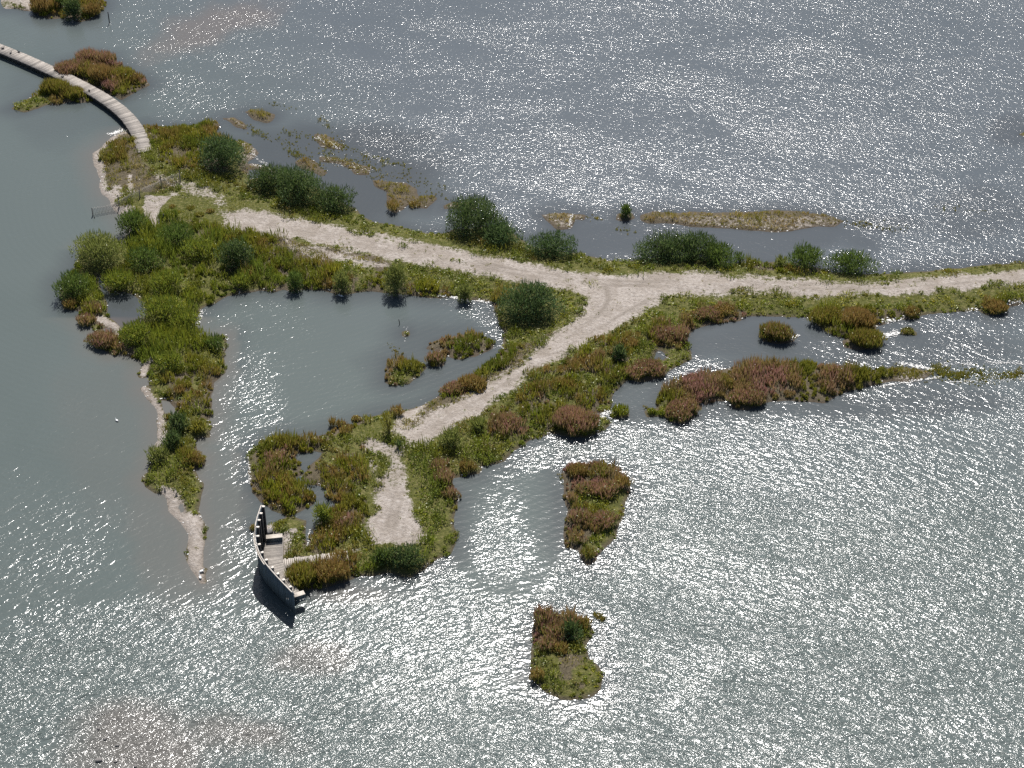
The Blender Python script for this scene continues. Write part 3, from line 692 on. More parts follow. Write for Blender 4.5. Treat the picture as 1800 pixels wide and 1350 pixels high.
#   willow shrubs: (photo x, photo y of the foot, width px, height px, palette, label)
WIL = [
 (395,314,82,78,'B','large rounded dark willow shrub just right of the boardwalk landing'),
 (484,350,74,60,'W','left shrub of the long dark willow thicket north of the sandy track'),
 (532,372,84,80,'W','tallest middle shrub of the long dark willow thicket north of the sandy track'),
 (590,384,66,56,'W','low right end shrub of the long dark willow thicket beside the water'),
 (838,430,104,88,'W','big broad willow shrub between the track and the small mud islet'),
 (882,442,66,52,'B','smaller willow shrub nestled against the right foot of the big broad one'),
 (972,462,80,54,'B','compact willow shrub alone between two larger shrubs along the north track edge'),
 (1168,470,98,62,'W','left shrub of the wide dome shaped willow thicket above the track junction'),
 (1222,468,100,64,'W','central tall shrub of the wide dome shaped willow thicket above the track junction'),
 (1262,476,62,48,'G','right end shrub of the wide dome shaped willow thicket above the junction'),
 (1300,466,20,24,'G','thin wispy willow sapling right of the dome shaped thicket'),
 (1372,478,26,26,'P','pale thin willow sapling left of the two eastern shrubs'),
 (1414,482,68,50,'G','left of the two loose willow shrubs at the eastern track'),
 (1493,488,86,50,'G','right of the two loose willow shrubs at the eastern track, see-through crown'),
 (934,578,116,80,'B','large round willow shrub at the lagoon corner inside the track fork'),
 (697,524,50,66,'P','pale silvery willow shrub on the lagoon north shore, reflected in the water'),
 (603,520,36,48,'P','slim grey green willow shrub with its foot in the lagoon, left of the pale one'),
 (521,516,30,42,'G','small willow shrub at the lagoon north shore, leftmost on the open water'),
 (817,534,28,38,'P','little pale willow bush right of the silvery one on the lagoon shore'),
 (237,424,54,62,'G','feathery willow shrub leaning over the sandy west shore below the fence'),
 (183,484,84,80,'P','big grey green willow shrub on the west shore above the small pool'),
 (131,534,56,62,'G','willow shrub on the westernmost point of the island'),
 (420,486,60,66,'W','dark blue green willow in the middle of the western scrub'),
 (318,448,60,56,'G','mid green willow shrub in the scrub above the yellow patch'),
 (262,486,60,52,'G','rounded green shrub in the western scrub right of the big grey green willow'),
 (352,470,58,50,'L','light green shrub left of the dark willow in the scrub'),
 (215,520,58,50,'L','light green shrub hanging over the top of the small pool'),
 (300,530,66,58,'L','bright green feathery shrub in the scrub between pool and lagoon'),
 (290,580,72,64,'L','bright green feathery shrub east of the small pool'),
 (330,590,44,48,'L','bright green shrub on the west bank of the lagoon'),
 (247,618,64,56,'L','bright green shrub at the south end of the small pool'),
 (303,662,50,44,'L','bright green shrub where the long western tail begins'),
 (380,622,32,34,'G','small shrub on the lagoon bank knob of the western tail'),
 (428,512,34,30,'L','low bright shrub at the north west corner of the lagoon'),
 (132,38,42,48,'W','dark round willow on the islet at the top left'),
 (108,22,28,28,'G','lighter willow behind the dark round one on the top left islet'),
 (1100,386,24,25,'G','tiny willow alone in the water left of the long reed strip'),
 (1004,1134,46,42,'W','round dark green willow on the lone southern islet'),
 (317,768,46,42,'W','upper dark green shrub on the narrow western tail'),
 (308,798,40,38,'W','lower dark green shrub on the narrow western tail'),
 (283,820,44,34,'P','grey green bush at the left edge of the western tail'),
 (352,766,34,26,'O','olive shrub on the right bank of the western tail'),
 (796,802,54,46,'P','blue green willow bush on the slope below the south track'),
 (842,770,34,28,'P','small blue green bush among brown plants below the south track'),
 (712,1006,72,46,'W','dark green willow at the southern tip of the headland'),
 (672,1000,44,32,'G','low dark shrub left of the willow at the headland southern tip'),
 (1088,644,30,34,'W','small dark green shrub left of the brown clump near the tiny ringed pond'),
 (684,774,26,46,'O','dull green bush between the lawn and the sandy start of the south track'),
 (702,798,12,11,'W','tiny round dark bush at the end of the sandy track'),
 (570,930,40,44,'L','bright green willow sapling beside the inlet of the headland'),
]
PALS = {'W': C_WIL, 'B': C_WILB, 'G': [(.045,.080,.030),(.060,.098,.038),(.034,.064,.026)], 'P': [(.085,.115,.055),(.115,.145,.080),(.065,.095,.042)], 'L': C_BR, 'O': [(.085,.100,.028),(.110,.120,.035)]}
def stems_mesh(w, d, h, n=6):
    mb = MB()
    for i in range(n):
        a = 6.2832 * i / n + random.random(); q = random.uniform(.25, .6)
        mb.tube([(0.06 * math.cos(a), 0.06 * math.sin(a), -.2), (.3 * q * w / 2 * math.cos(a), .3 * q * d / 2 * math.sin(a), h * .3), (q * w / 2 * math.cos(a), q * d / 2 * math.sin(a), h * .72)], [.07, .05, .02], 6)
    return mb
for (x, y, wpx, hpx, pk, lab) in WIL:
    s_, th = S(y), TH(y)
    flat_ = pk in 'LGO' and wpx > 30 and x < 500
    w = wpx * s_ * (1.3 if flat_ else 1.25 if wpx > 55 else 1.1)
    # the crown's picture height = h cos(th) + depth sin(th); keep the crown a little deeper than half its width
    H_ = hpx * s_ * (.74 if flat_ else .84)
    d = min(w * .85, H_ * .85 / math.sin(th))
    h = (H_ - d * .42 * math.sin(th)) / math.cos(th)
    h = max(h * 1.0, .55)
    X0, Y0 = G(x, y); Y0 = float(Y0) + d * .38; X0 = float(X0) * (1 + d * .38 / float(Y0))
    z0 = max(gz(X0, Y0), 0.0)
    big_ = w > 3.2
    wl_ = pk in 'WB'
    V, C = bush(w * .96, d, h, PALS[pk], n_lobe=10 if big_ else (6 if w > 1.6 else 3), dens=(1.25 if wl_ else .8) * (1.0 if big_ else 1.3), wisp=(.6 if wl_ else 1.6), s=.19 if w > 1.6 else .13)
    root = link('willow_shrub', None, loc=(X0, Y0, z0))
    tag(root, lab, 'shrub', 'willow shrubs on the islands')
    foliage_obj('crown', V, C, root)
    stems_mesh(w, d, h).build('stem', M_BARK, root)
    KEEP.append((X0, Y0, max(w, d) * .36))

#   clumps of tall flowering herbs and reeds that stand out one by one
CL = [
 (795,697,40,30,'pink','bright pink loosestrife clump standing in the lagoon edge left of the south track'),
 (834,694,42,32,'rust','brown loosestrife clump right of the bright pink one at the lagoon edge'),
 (765,643,28,28,'pink','pink loosestrife clump alone in water between the two lagoon islets'),
 (1010,768,74,52,'pink','big purple domed loosestrife mound at the shore beside white foam'),
 (1312,722,54,34,'pink','purple loosestrife dome in the water in front of the long pink islet'),
 (1198,743,58,34,'pink','loosestrife clump at the south west corner of the long pink islet'),
 (1365,604,50,38,'mix','round reddish green clump alone in the sheltered eastern pool'),
 (1517,615,62,36,'olive','rounded green brown clump on its own islet below the eastern reeds'),
 (1134,668,64,30,'pink','pinkish clump on the bank below the tiny ringed pond'),
 (1163,604,48,30,'pink','left of two purple brown clumps above the tiny ringed pond'),
 (1193,606,34,34,'pink','right of two purple brown clumps above the tiny ringed pond'),
 (1240,566,44,24,'pink','pink flowered clump on the north bank of the sheltered eastern pool'),
 (1273,564,40,24,'rust','brown clump right of the pink one on the eastern pool bank'),
 (1105,622,34,26,'rust','rust brown clump beside the south track near the junction'),
 (1452,578,50,36,'olive','left part of the tall brown reeds at the eastern pool bank'),
 (1500,584,60,40,'rust','right part of the tall brown reeds at the eastern pool bank'),
 (1600,560,26,20,'rust','small brown reed clump on the bank far right of the tall reeds'),
 (1747,553,38,24,'rust','brown reed clump in white foam near the right picture edge'),
 (532,1034,52,46,'olive','left end of the tall reeds below the plank walkway beside the deck'),
 (582,1024,56,42,'rust','right part of the tall reeds below the plank walkway'),
 (769,836,24,30,'pink','upper clump of the purple band along the headland east shore'),
 (782,860,28,34,'pink','middle clump of the purple band along the headland east shore'),
 (792,882,26,28,'pink','lowest clump of the purple band at the headland east shore'),
 (822,834,28,28,'rust','brown clump at the small cove on the headland east shore'),
 (893,764,44,30,'pink','purple flowering clump in the green slope below the south track'),
 (1015,846,34,32,'rust','top left brown clump on the middle islet'),
 (1052,850,34,30,'mix','top clump with yellow patches on the middle islet'),
 (1092,864,30,28,'rust','brown clump at the right shoulder of the middle islet'),
 (1030,878,36,30,'pink','pink clump in the centre of the middle islet'),
 (1062,882,40,34,'pink','largest purple brown clump in the centre of the middle islet'),
 (1020,930,36,32,'pink','left pink clump on the lower half of the middle islet'),
 (1054,938,44,32,'pink','right pink clump on the lower half of the middle islet'),
 (1034,985,24,26,'olive','olive clump at the southern tip of the middle islet'),
 (958,1106,40,40,'pink','bright pink clump at the top of the lone southern islet'),
 (968,1128,40,30,'pink','second pink clump below the first on the lone southern islet'),
 (960,1150,28,26,'pink','small purple clump on the waist of the lone southern islet'),
 (985,1156,30,26,'rust','brown clump below the willow on the lone southern islet'),
 (944,1200,24,26,'rust','brown clump leaning over the west tip of the lone southern islet'),
 (1026,1110,26,28,'rust','brown clump right of the willow on the lone southern islet'),
 (691,373,16,28,'rust','dark purple brown tuft with a strong shadow on the left mud islet'),
 (728,366,20,14,'rust','low brown tuft at the lower edge of the mud islet'),
 (312,384,16,8,'yel','yellow flowered tussock, leftmost on the grass near the track start'),
 (304,374,12,8,'rust','grey brown tussock behind the yellow one on the grass'),
 (337,377,16,9,'olive','dark round tussock in the middle of the grass near the track start'),
 (352,389,16,8,'olive','low dark tussock nearest the camera on the grass'),
 (371,383,15,9,'rust','rusty tussock at the left end of the sandy track'),
 (1389,545,16,11,'yel','yellow flowered tussock on the bank above the sheltered pool'),
 (1520,528,10,7,'olive','small dark tussock on the edge of the eastern track'),
 (1114,478,20,10,'yel','orange yellow tussock at the foot of the dome shaped thicket'),
 (1070,484,20,9,'yel','low yellow green tussock left of the orange one beside the track'),
 (1668,484,16,9,'yel','yellow tussock on the grass strip at the far right'),
 (1090,734,29,24,'lush','bright green rush tuft in the gap west of the long pink islet'),
 (1145,730,13,13,'lush','left small bright rush tuft beside the long pink islet'),
 (1164,733,13,15,'lush','right small bright rush tuft beside the long pink islet'),
 (715,590,6,8,'lush','tiny green tuft poking out of the lagoon'),
 (430,0,0,0,'lush',''),
 (586,752,14,22,'rust','left rusty flower spike clump on the headland north shore'),
 (600,752,14,20,'rust','second rusty flower spike clump on the headland north shore'),
 (627,742,18,14,'rust','third rusty clump further right on the headland north shore'),
 (698,738,22,24,'rust','rusty tuft at the lagoon edge by the sandy start of the south track'),
 (1594,589,24,13,'olive','small green tuft on a tiny islet in the eastern pool'),
 (447,934,14,14,'rust','brown reed tuft in the water left of the wooden wall'),
 (345,822,32,26,'rust','purple brown clump on the right bank of the western tail'),
 (187,612,46,34,'pink','pink flowering clump on the west shore below the small pool'),
 (152,575,28,26,'pink','pinkish clump on the shore left of the small pool'),
 (125,545,24,20,'rust','purple brown clump below the westernmost willow'),
 (128,136,44,32,'pink','purple brown clump left on the islet north of the boardwalk'),
 (158,120,36,32,'pink','dark purple clump at the top of the islet north of the boardwalk'),
 (190,120,34,30,'pink','round purple clump, second at the top of the islet north of the boardwalk'),
 (180,150,40,34,'rust','brown clump in the centre of the islet north of the boardwalk'),
 (215,150,40,30,'olive','olive clump on the right of the islet north of the boardwalk'),
 (240,150,28,22,'rust','small brown clump near the right tip of the islet north of the boardwalk'),
 (100,176,44,34,'olive','tall olive clump beside the boardwalk on its south islet'),
 (140,178,34,26,'olive','dark olive clump right on the islet south of the boardwalk'),
 (80,26,44,36,'rust','brown clump at the left end of the top left islet'),
 (158,30,28,26,'rust','brown clump right of the dark willow on the top left islet'),
]
CPAL = {'pink': (C_GREEN[:3] + C_OLIVE[:1], C_PINK, 1.0), 'rust': (C_OLIVE, C_RUST, 1.0), 'mix': (C_GREEN, C_RUST + C_PINK[:2] + C_OLIVE, 1), 'olive': (C_OLIVE[:3] + C_GREEN[:1], C_OLIVE + C_RUST[:1], 1), 'yel': (C_GREEN, C_YEL, 1), 'lush': (C_LUSH, C_LUSH, 1)}
NAMES = {'pink': ('loosestrife_clump', 'flower clump'), 'rust': ('herb_clump', 'plant clump'), 'mix': ('herb_clump', 'plant clump'), 'olive': ('reed_clump', 'reed clump'), 'yel': ('grass_tussock', 'tussock'), 'lush': ('rush_tuft', 'rush tuft')}
for (x, y, wpx, hpx, pk, lab) in CL:
    if not lab: continue
    s_, th = S(y), TH(y)
    w = wpx * s_; H_ = hpx * s_
    d = min(w * .8, H_ * .8 / math.sin(th)); h = max((H_ - d * .55 * math.sin(th)) / math.cos(th), .25)
    X0, Y0 = G(x, y); Y0 = float(Y0) + d * .45; X0 = float(X0) * (1 + d * .45 / float(Y0))
    z0 = max(gz(X0, Y0), 0.02)
    f_, t_, _ = CPAL[pk]
    Vs, Cs = [], []
    k = max(1, int(w * d / 1.6))                     # a clump is a handful of sub-bunches
    for i in range(k):
        a = random.random() * 6.28; q = math.sqrt(random.random()) * .62 if k > 1 else 0
        bx, by = q * w / 2 * math.cos(a), q * d / 2 * math.sin(a)
        rr = .5 * (1.25 / math.sqrt(k) + .12) if k > 1 else .5
        v, c = upright(bx, by, 0.0, w * rr, h * random.uniform(.85, 1.1) * (1 - .25 * q), f_, t_, dens=120 if w > 1 else 260, w=.085 if w > 1 else .06, dome=random.uniform(.2, .5), ry=d * rr)
        Vs.append(v); Cs.append(c)
    nm, ct = NAMES[pk]
    o = foliage_obj(nm, np.concatenate(Vs), np.concatenate(Cs), None, (X0, Y0, z0 - .03))
    tag(o, lab, ct, {'loosestrife_clump': 'loosestrife clumps on shores and islets', 'herb_clump': 'brown herb clumps on shores and islets', 'reed_clump': 'reed clumps on the banks', 'grass_tussock': 'tussocks on the short grass', 'rush_tuft': 'green rush tufts in shallow water'}[nm])
    KEEP.append((X0, Y0, max(w, d) * .38))

KX, KY, KR = np.array(KEEP).T
def free(x, y):
    ok = np.ones(len(x), bool)
    for a, b, r in KEEP: ok &= (x - a) ** 2 + (y - b) ** 2 > r * r
    return ok
# visible part of the fine grid
def in_view(x, y, m=25):
    den = cp * y + sp * CAM_H
    u = 900 + FPX * x / den; v = 675 + FPX * (CAM_H * cp - y * sp) / den
    return (u > -m) & (u < 1800 + m) & (v > -m) & (v < 1350 + m)
cell = 0.0625
def candidates(types, per_m2, min_land=-.12, sand_max=.5):
    n = int(per_m2 * (GX[-1] - GX[0]) * (GY[-1] - GY[0]))
    x, y = rng.uniform(GX[0], GX[-1], n), rng.uniform(GY[0], GY[-1], n)
    jx, jy = x + rng.normal(0, .25, n), y + rng.normal(0, .25, n)
    k = near(KIND, jx, jy)
    ok = np.isin(k, [T[t] for t in types]) & (samp(LAND, x, y) > min_land) & in_view(x, y)
    x, y = x[ok], y[ok]
    sd = samp(SAND, x, y) + .25 * fbm(x, y, .9, 6, 3)
    ok = (sd < sand_max) & free(x, y)
    return x[ok], y[ok]
DECKP = GP([(448,950),(500,950),(500,985),(612,966),(614,984),(500,1003),(530,1043),(519,1082),(470,1040),(452,1000)])
BOARD = GP([(-20,78),(49,97),(103,120),(150,143),(190,163),(215,176),(238,198),(252,222),(265,262),(266,272),(246,272),(240,250),(228,226),(205,200),(170,176),(128,152),(95,138),(-20,100)])
def clear(x, y): return ~(inside(x, y, DECKP) | inside(x, y, BOARD))
def cover(name, label, types, per_m2, fn, **kw):
    x, y = candidates(types, per_m2, **kw); k = clear(x, y); x, y = x[k], y[k]
    V, C = fn(x, y, np.maximum(samp(Z, x, y), .0))
    o = foliage_obj(name, V, C)
    tag(o, label, name.replace('_', ' '), kind='stuff')
    print(name, len(x), len(V) // 4)
def clumped(x, y, z, cell_r, hgt, foot, tips, nb, w, nl, ls, patch=2.5, contrast=.35, kk=0, leafup=.3):
    """plants gathered in little bunches: each candidate is one bunch"""
    n = len(x)
    size = np.clip(1 + 1.35 * contrast * fbm(x, y, patch, 2 + kk, 3), .35, 2.0) * rng.uniform(.7, 1.3, n)
    hue = vnoise(x, y, patch * 1.3, 4 + kk)
    edge = np.clip(samp(LAND, x, y) / .8 + .2, .5, 1)
    size *= edge
    tb = pal(foot, n); tt = pal(tips, n)
    tcols = np.array(tips)
    sel = np.clip(((hue + 1) / 2 * 1.4 - .2) * len(tcols) + rng.normal(0, .5, n), 0, len(tcols) - 1).astype(int)
    tt = tcols[sel] * rng.uniform(.8, 1.2, (n, 1))
    V, C = [], []
    if nb:
        idx = np.repeat(np.arange(n), nb); m = len(idx)
        a, q = rng.random(m) * 6.2832, np.sqrt(rng.random(m)); r = cell_r * size[idx]
        dx, dy = q * r * np.cos(a), q * r * np.sin(a)
        p = np.stack([x[idx] + dx, y[idx] + dy, z[idx] - .03], 1)
        h = hgt * size[idx] * (1 - .4 * q ** 2) * rng.uniform(.7, 1.12, m)
        v, c = blades(p, h, w * rng.uniform(.7, 1.4, m), np.stack([dx, dy], 1) / cell_r * .22 + rng.normal(0, .08, (m, 2)), tb[idx] * rng.uniform(.85, 1.15, (m, 1)), tt[idx] * rng.uniform(.85, 1.15, (m, 1)))
        V.append(v); C.append(c)
    if nl:
        idx = np.repeat(np.arange(n), nl); m = len(idx)
        a, q = rng.random(m) * 6.2832, np.sqrt(rng.random(m)); r = cell_r * size[idx] * 1.1
        top = hgt * size[idx] * (1 - .6 * q ** 2)
        p = np.stack([x[idx] + q * r * np.cos(a), y[idx] + q * r * np.sin(a), z[idx] + top * rng.random(m) ** .7 * .85], 1)
        cc = np.where(rng.random((m, 1)) < .5, tb[idx], (tb[idx] + tt[idx]) / 2)
        v, c = leaves(p, ls * rng.uniform(.7, 1.4, m), cc * rng.uniform(.8, 1.2, (m, 1)), leafup)
        V.append(v); C.append(c)
    return np.concatenate(V), np.concatenate(C)
cover('short_grass', 'short green turf on the verges beside the sandy tracks', ['turf'], 9, lambda x, y, z: clumped(x, y, z, .2, .13, C_LUSH[:2], C_LUSH + C_OLIVE[:2], 5, .05, 3, .09, 3, .4, 0), min_land=.1, sand_max=.5)
cover('low_herbs', 'low mixed green and olive herbs covering the island', ['herb'], 4.0, lambda x, y, z: clumped(x, y, z, .38, .55, C_GREEN, C_GREEN + C_OLIVE + C_RUST[:1], 9, .09, 18, .17, 2.2, .5, 1))
cover('leafy_weeds', 'bright green leafy weeds along the banks and verges', ['lush'], 4.0, lambda x, y, z: clumped(x, y, z, .36, .42, C_LUSH, C_GREEN[:1] + C_LUSH + C_YEL[:1], 5, .09, 20, .17, 1.8, .55, 2))
cover('bushy_herbs', 'waist high leafy green herbs in dense billows along the shores', ['bushy'], 2.2, lambda x, y, z: clumped(x, y, z, .6, 1.1, C_LUSH[:1] + C_GREEN[:3], C_LUSH[:2] + C_GREEN + C_OLIVE[:1], 8, .09, 42, .18, 2.6, .45, 2, .45))
cover('reed_bed', 'olive and rust brown reeds and herbs on banks and islets', ['reed'], 5.0, lambda x, y, z: clumped(x, y, z, .40, .95, C_OLIVE + C_LUSH[:2], C_GREEN + C_OLIVE + C_RUST + C_LUSH[1:3], 22, .085, 9, .16, 2.0, .45, 3))
cover('loosestrife_cover', 'pinkish brown flowering loosestrife massed on the islets', ['loose'], 5.0, lambda x, y, z: clumped(x, y, z, .36, 1.0, C_GREEN[:3] + C_OLIVE[:1], C_OLIVE[:2] + C_RUST[:1] + C_PINK, 24, .085, 8, .16, 2.0, .40, 4))
cover('willow_scrub', 'dense feathery bright green willow scrub on the western part', ['scrub'], 2.3, lambda x, y, z: clumped(x, y, z, .5, 1.25, C_BR[:3], C_BR + C_LUSH[1:3] + C_OLIVE[:1], 22, .09, 26, .18, 2.6, .5, 5, .6))
cover('dry_herbs', 'straw coloured dry herbs and seed heads beside the tracks', ['dry'], 3.6, lambda x, y, z: clumped(x, y, z, .3, .38, C_OLIVE + C_STRAW[2:3] + C_GREEN[:1], C_OLIVE + C_STRAW + C_GREEN[:1], 7, .07, 10, .13, 1.5, .5, 6), sand_max=.62)
cover('sparse_sedge', 'sparse brown and olive sedge on pale flooded mud strips', ['sprig'], 7, lambda x, y, z: clumped(x, y, z, .2, .46, C_OLIVE[:2] + C_STRAW[:1], C_OLIVE + C_STRAW[:2] + C_RUST[:1], 8, .06, 2, .11, 1.5, .6, 7), min_land=.05, sand_max=.75)

# little plants dotted over half bare sand
def specks():
    n = 26000
    x, y = rng.uniform(GX[0], GX[-1], n), rng.uniform(GY[0], GY[-1], n)
    sd = samp(SAND, x, y); f2 = fbm(x, y, 4.5, 5, 3)
    pr = np.where(sd > .9, .10 + .25 * (f2 > .25), np.where(sd > .35, .8, 0))
    ok = (samp(LAND, x, y) > .4) & (sd > .35) & (rng.random(n) < pr) & in_view(x, y)
    x, y = x[ok], y[ok]; k = clear(x, y) & (samp(SPITM, x, y) < -.3); x, y = x[k], y[k]
    o = foliage_obj('sand_weeds', *clumped(x, y, samp(Z, x, y), .12, .13, C_OLIVE + C_GREEN, C_OLIVE + C_STRAW[2:3] + C_LUSH[:1], 4, .06, 6, .10, 2, .7, 1))
    tag(o, 'tiny scattered weeds dotted over the bare sand', 'weeds', kind='stuff')
specks()

# sprigs standing in the flooded shallows
def drowned():
    xs, ys = [], []
    for (a, b, c, d, w, n) in [(690,305,790,350,9,30),(430,225,540,262,7,30),(500,232,610,258,9,60),(505,262,575,300,8,60),(560,268,700,315,12,110),(570,250,720,296,6,70),(1440,385,1600,405,7,70),(440,222,475,250,6,16),(1640,652,1740,664,14,260),(1740,664,1830,654,10,170),(1570,650,1640,662,10,60),(478,183,520,192,4,14),(560,205,580,230,8,14),(1640,362,1740,375,8,16),(1030,380,1060,388,4,12),(1075,400,1120,412,6,12),(700,300,780,330,8,18),(683,605,706,625,5,22),(1045,1080,1062,1090,4,26),(985,835,995,855,4,16),(1133,716,1160,726,4,30)]:
        for i in range(int(n * 1.7)):
            t = random.random(); x, y = G(a + (c - a) * t + random.gauss(0, w * .6), b + (d - b) * t + random.gauss(0, w * .5))
            xs.append(float(x)); ys.append(float(y))
    x, y = np.array(xs), np.array(ys)
    o = foliage_obj('flooded_sedge', *clumped(x, y, np.full(len(x), .0), .16, .42, C_OLIVE[:2] + C_GREEN[:1], C_OLIVE + C_STRAW[2:3], 9, .05, 2, .1, 1.5, .6, 3))
    tag(o, 'thin sprigs of sedge standing in the flooded shallows', 'sedge', kind='stuff')
drowned()

# foam and pale debris along the water's edge
def foam():
    V, F, C = [], [], []
    pts = []
    n = 60000
    x, y = rng.uniform(GX[0], GX[-1], n), rng.uniform(GY[0], GY[-1], n)
    l_ = samp(LAND, x, y)
    ok = (np.abs(l_ + .02) < .16) & (fbm(x, y, 3.0, 7, 3) > .12) & in_view(x, y) & clear(x, y)
    pts += list(zip(x[ok], y[ok], rng.uniform(.03, .085, ok.sum())))
    for (a, b, c, d, w, m, s) in [(1700,546,1812,528,5,120,.10),(1535,570,1590,560,4,90,.11),(1545,592,1578,586,7,110,.12),(1580,638,1640,650,5,130,.10),(1650,642,1720,640,5,60,.08),(1730,636,1805,640,4,80,.08),(1670,672,1805,666,3,120,.06),(1545,680,1660,662,2.5,120,.09),(1040,755,1070,722,7,150,.09),(770,521,806,524,3,50,.10),(835,529,866,532,3,40,.10),(594,518,604,522,3,20,.09),(1387,597,1404,590,3,50,.10),(192,236,222,229,4,110,.10),(437,800,440,850,3,50,.07),(800,862,806,880,3,40,.08),(555,243,600,262,4,80,.07),(640,270,690,292,5,60,.07),(570,282,650,300,8,60,.06),(1005,378,1000,402,3,60,.07),(395,590,400,598,2,25,.09),(356,545,346,575,3,50,.09),(345,800,356,812,3,20,.07),(388,925,432,930,4,30,.07),(545,930,540,965,2,30,.06),(437,268,470,290,4,60,.07),(445,290,480,300,3,60,.07),(1150,614,1178,634,1,20,.05),(715,575,712,600,4,12,.06)]:
        for i in range(m):
            t = random.random(); g = G(a + (c - a) * t + random.gauss(0, w * .55), b + (d - b) * t + random.gauss(0, w * .35))
            pts.append((float(g[0]), float(g[1]), s * random.uniform(.3, 1.0)))
    for (x, y, s) in pts:
        z = max(gz(x, y), 0) + .035 + random.random() * .02
        b = len(V); k = random.random() * 3.14
        for i in range(4):
            t = k + i * 1.5708 + random.uniform(-.4, .4); r = s * random.uniform(.6, 1.2)
            V.append((x + r * 1.4 * math.cos(t), y + r * math.sin(t), z)); V.append((x + r * .7 * math.cos(t), y + r * .5 * math.sin(t), z + s * .45))
        for i in range(4): j = (i + 1) % 4; F.append((b + 2*i, b + 2*j, b + 2*j + 1, b + 2*i + 1))
        F.append((b + 1, b + 3, b + 5, b + 7))
    o = link('foam', mesh_np('foam', V, F, M_FOAM))
    tag(o, 'white foam and washed up debris along the water edge', 'foam', kind='stuff')
foam()
print('leaf quads', NTRI)

# ------------------------------------------------------------------ the curved boardwalk
def perp(P):
    t = np.gradient(P, axis=0); t /= np.linalg.norm(t, axis=1)[:, None]
    return t, np.stack([-t[:, 1], t[:, 0]], 1)
def boardwalk():
    zt = .72
    cl = GP([(-60,62),(0,84.7),(48,104.5),(102,129),(140,148),(177,168),(208,190),(228,209),(243,232),(250,250),(256,268)], zt)
    HWD = .86
    P = resample(cl, .21); t, w = perp(P)
    root = link('boardwalk', None, loc=(float(P[len(P)//2][0]), float(P[len(P)//2][1]), 0))
    tag(root, 'long curved grey plank boardwalk crossing the water at the upper left', 'boardwalk')
    org = np.array([*root.location])
    mb = MB()
    for i in range(len(P) - 1):
        a, b = P[i], P[i] * .10 + P[i + 1] * .90
        tint = random.uniform(.68, 1.15) * (1 - .25 * (random.random() < .12))
        e = [HWD + random.uniform(-.03, .03), HWD + random.uniform(-.03, .03)]
        k = (i // 12) % 2
        zz = zt + random.uniform(-.006, .006)
        q = [a - w[i] * e[0], b - w[i] * e[0], b + w[i] * e[1], a + w[i] * e[1]]
        mb.hexa([(*p, zz - .05) for p in q] + [(*p, zz) for p in q], tint)
    mb.build('deck_planks', M_DECK, root, origin=org)
    for sgn in (-1, 1):
        mb = MB()
        for i in range(0, len(P) - 4, 4):
            a, b = P[i] + w[i] * sgn * (HWD - .06), P[i + 4] + w[i + 4] * sgn * (HWD - .06)
            u = (b - a) / np.linalg.norm(b - a); v_ = np.array([-u[1], u[0]]) * .05
            q = [a - v_, b - v_, b + v_, a + v_]
            mb.hexa([(*p, zt - .42) for p in q] + [(*p, zt - .055) for p in q], 1.0)
        mb.build('edge_beam', M_DARKWOOD, root, origin=org)
    for i in range(6, len(P), 14):
        for sgn in (-1, 1):
            p = P[i] + w[i] * sgn * (HWD - .22)
            mb = MB(); mb.tube([(*p, -1.0), (*p, zt - .06)], .10); mb.build('pile', M_DARKWOOD, root, origin=org)
boardwalk()

